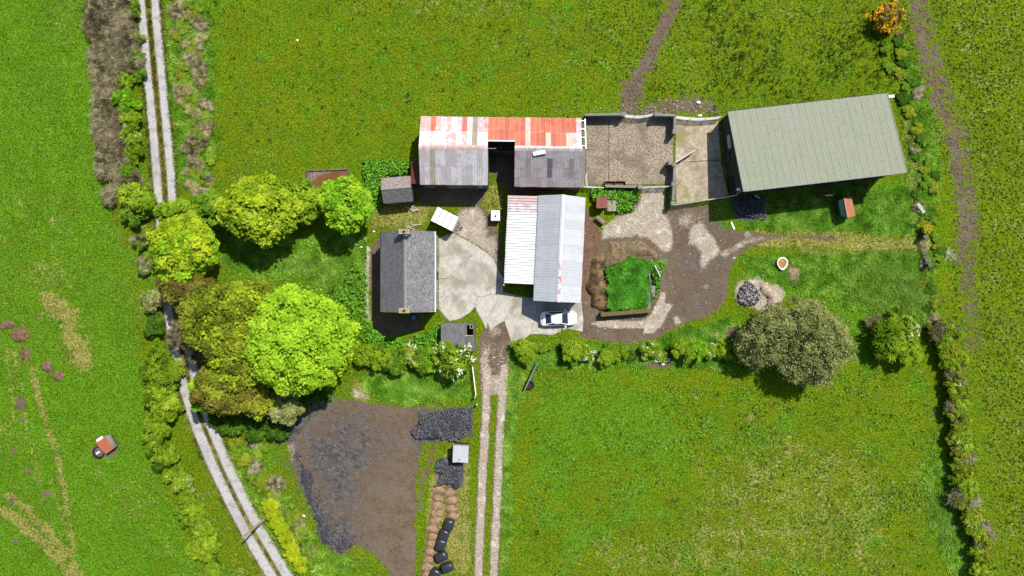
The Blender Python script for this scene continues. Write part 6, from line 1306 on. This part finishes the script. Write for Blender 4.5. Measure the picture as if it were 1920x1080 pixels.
# black crumbs on the turf heaps and clamp; rubble crumbs on the yards
def crumbs(name, polys, z, size, mat, label, seed):
    xy = np.concatenate([inpoly(p, n, seed + i) for i, (p, n, _) in enumerate(polys)]); zz = np.concatenate([np.full(len(inpoly(p, n, seed + i)), h_) for i, (p, n, h_) in enumerate(polys)]); n = len(xy); r = np.random.default_rng(seed)
    c = np.column_stack([xy, zz * r.uniform(.3, 1.1, n) + .04]); d = np.array([[1, 0, 0], [-.5, .87, 0], [-.5, -.87, 0], [0, 0, 1.0]]); s = size * r.uniform(.4, 1.5, n)
    v = (c[:, None, :] + (d[None] + r.normal(scale=.25, size=(n, 4, 3))) * s[:, None, None]).reshape(-1, 3); b = np.arange(n)[:, None] * 4
    tr_ = np.concatenate([b + np.array(q) for q in ((0, 1, 3), (1, 2, 3), (2, 0, 3))]); me = tint_mesh(name, v, None, np.tile(r.random(n), 3), tr_)
    tag(link(name, me, mat), label, kind='stuff')
t = NT('turf_crumbs'); M_CRUMB = t.bsdf(t.mix(t.attr('tint'), (.018, .018, .022), (.085, .085, .098)), .55, .35)
crumbs('turf_crumbs', [([(770, 806), (790, 784), (826, 772), (862, 764), (884, 770), (884, 800), (866, 812), (852, 826), (838, 816), (812, 826), (788, 826)], 3200, .5), ([(812, 874), (830, 856), (846, 868), (868, 872), (866, 892), (858, 918), (840, 908), (822, 906), (828, 886)], 1600, .4), ([(1370, 380), (1400, 368), (1432, 370), (1436, 400), (1418, 416), (1386, 408)], 1300, .4), ([(548, 846), (568, 850), (604, 930), (640, 985), (684, 1004), (650, 1038), (610, 1025), (596, 985), (568, 930)], 1700, .10)], 0, .13, M_CRUMB, 'black turf crumbs strewn over heaps and clamp edge', 700)
t = NT('ash_scraps'); M_SCR = t.bsdf(t.mix(t.ramp(t.attr('tint'), .3, .9), (.025, .022, .024), (.24, .22, .22)), .5, .4)
crumbs('bonfire_scraps', [([(1384, 536), (1400, 526), (1418, 530), (1426, 550), (1416, 570), (1400, 574), (1386, 562)], 1100, .45)], 0, .14, M_SCR, 'charred scraps and foil on the bonfire heap', 720)
t = NT('pale_rubble'); M_RUB = t.bsdf(t.mix(t.attr('tint'), (.28, .23, .17), (.68, .62, .54)), .9, .1)
crumbs('rubble', [(MUD, 420, .02), ([(1160, 190), (1330, 180), (1350, 215), (1165, 213)], 260, .03), ([(1060, 200), (1165, 200), (1165, 213), (1060, 215)], 60, .05), ([(896, 640), (952, 640), (950, 740), (900, 740)], 500, .02)], 0, .055, M_RUB, 'loose pale stones scattered over the mud yard', 740)
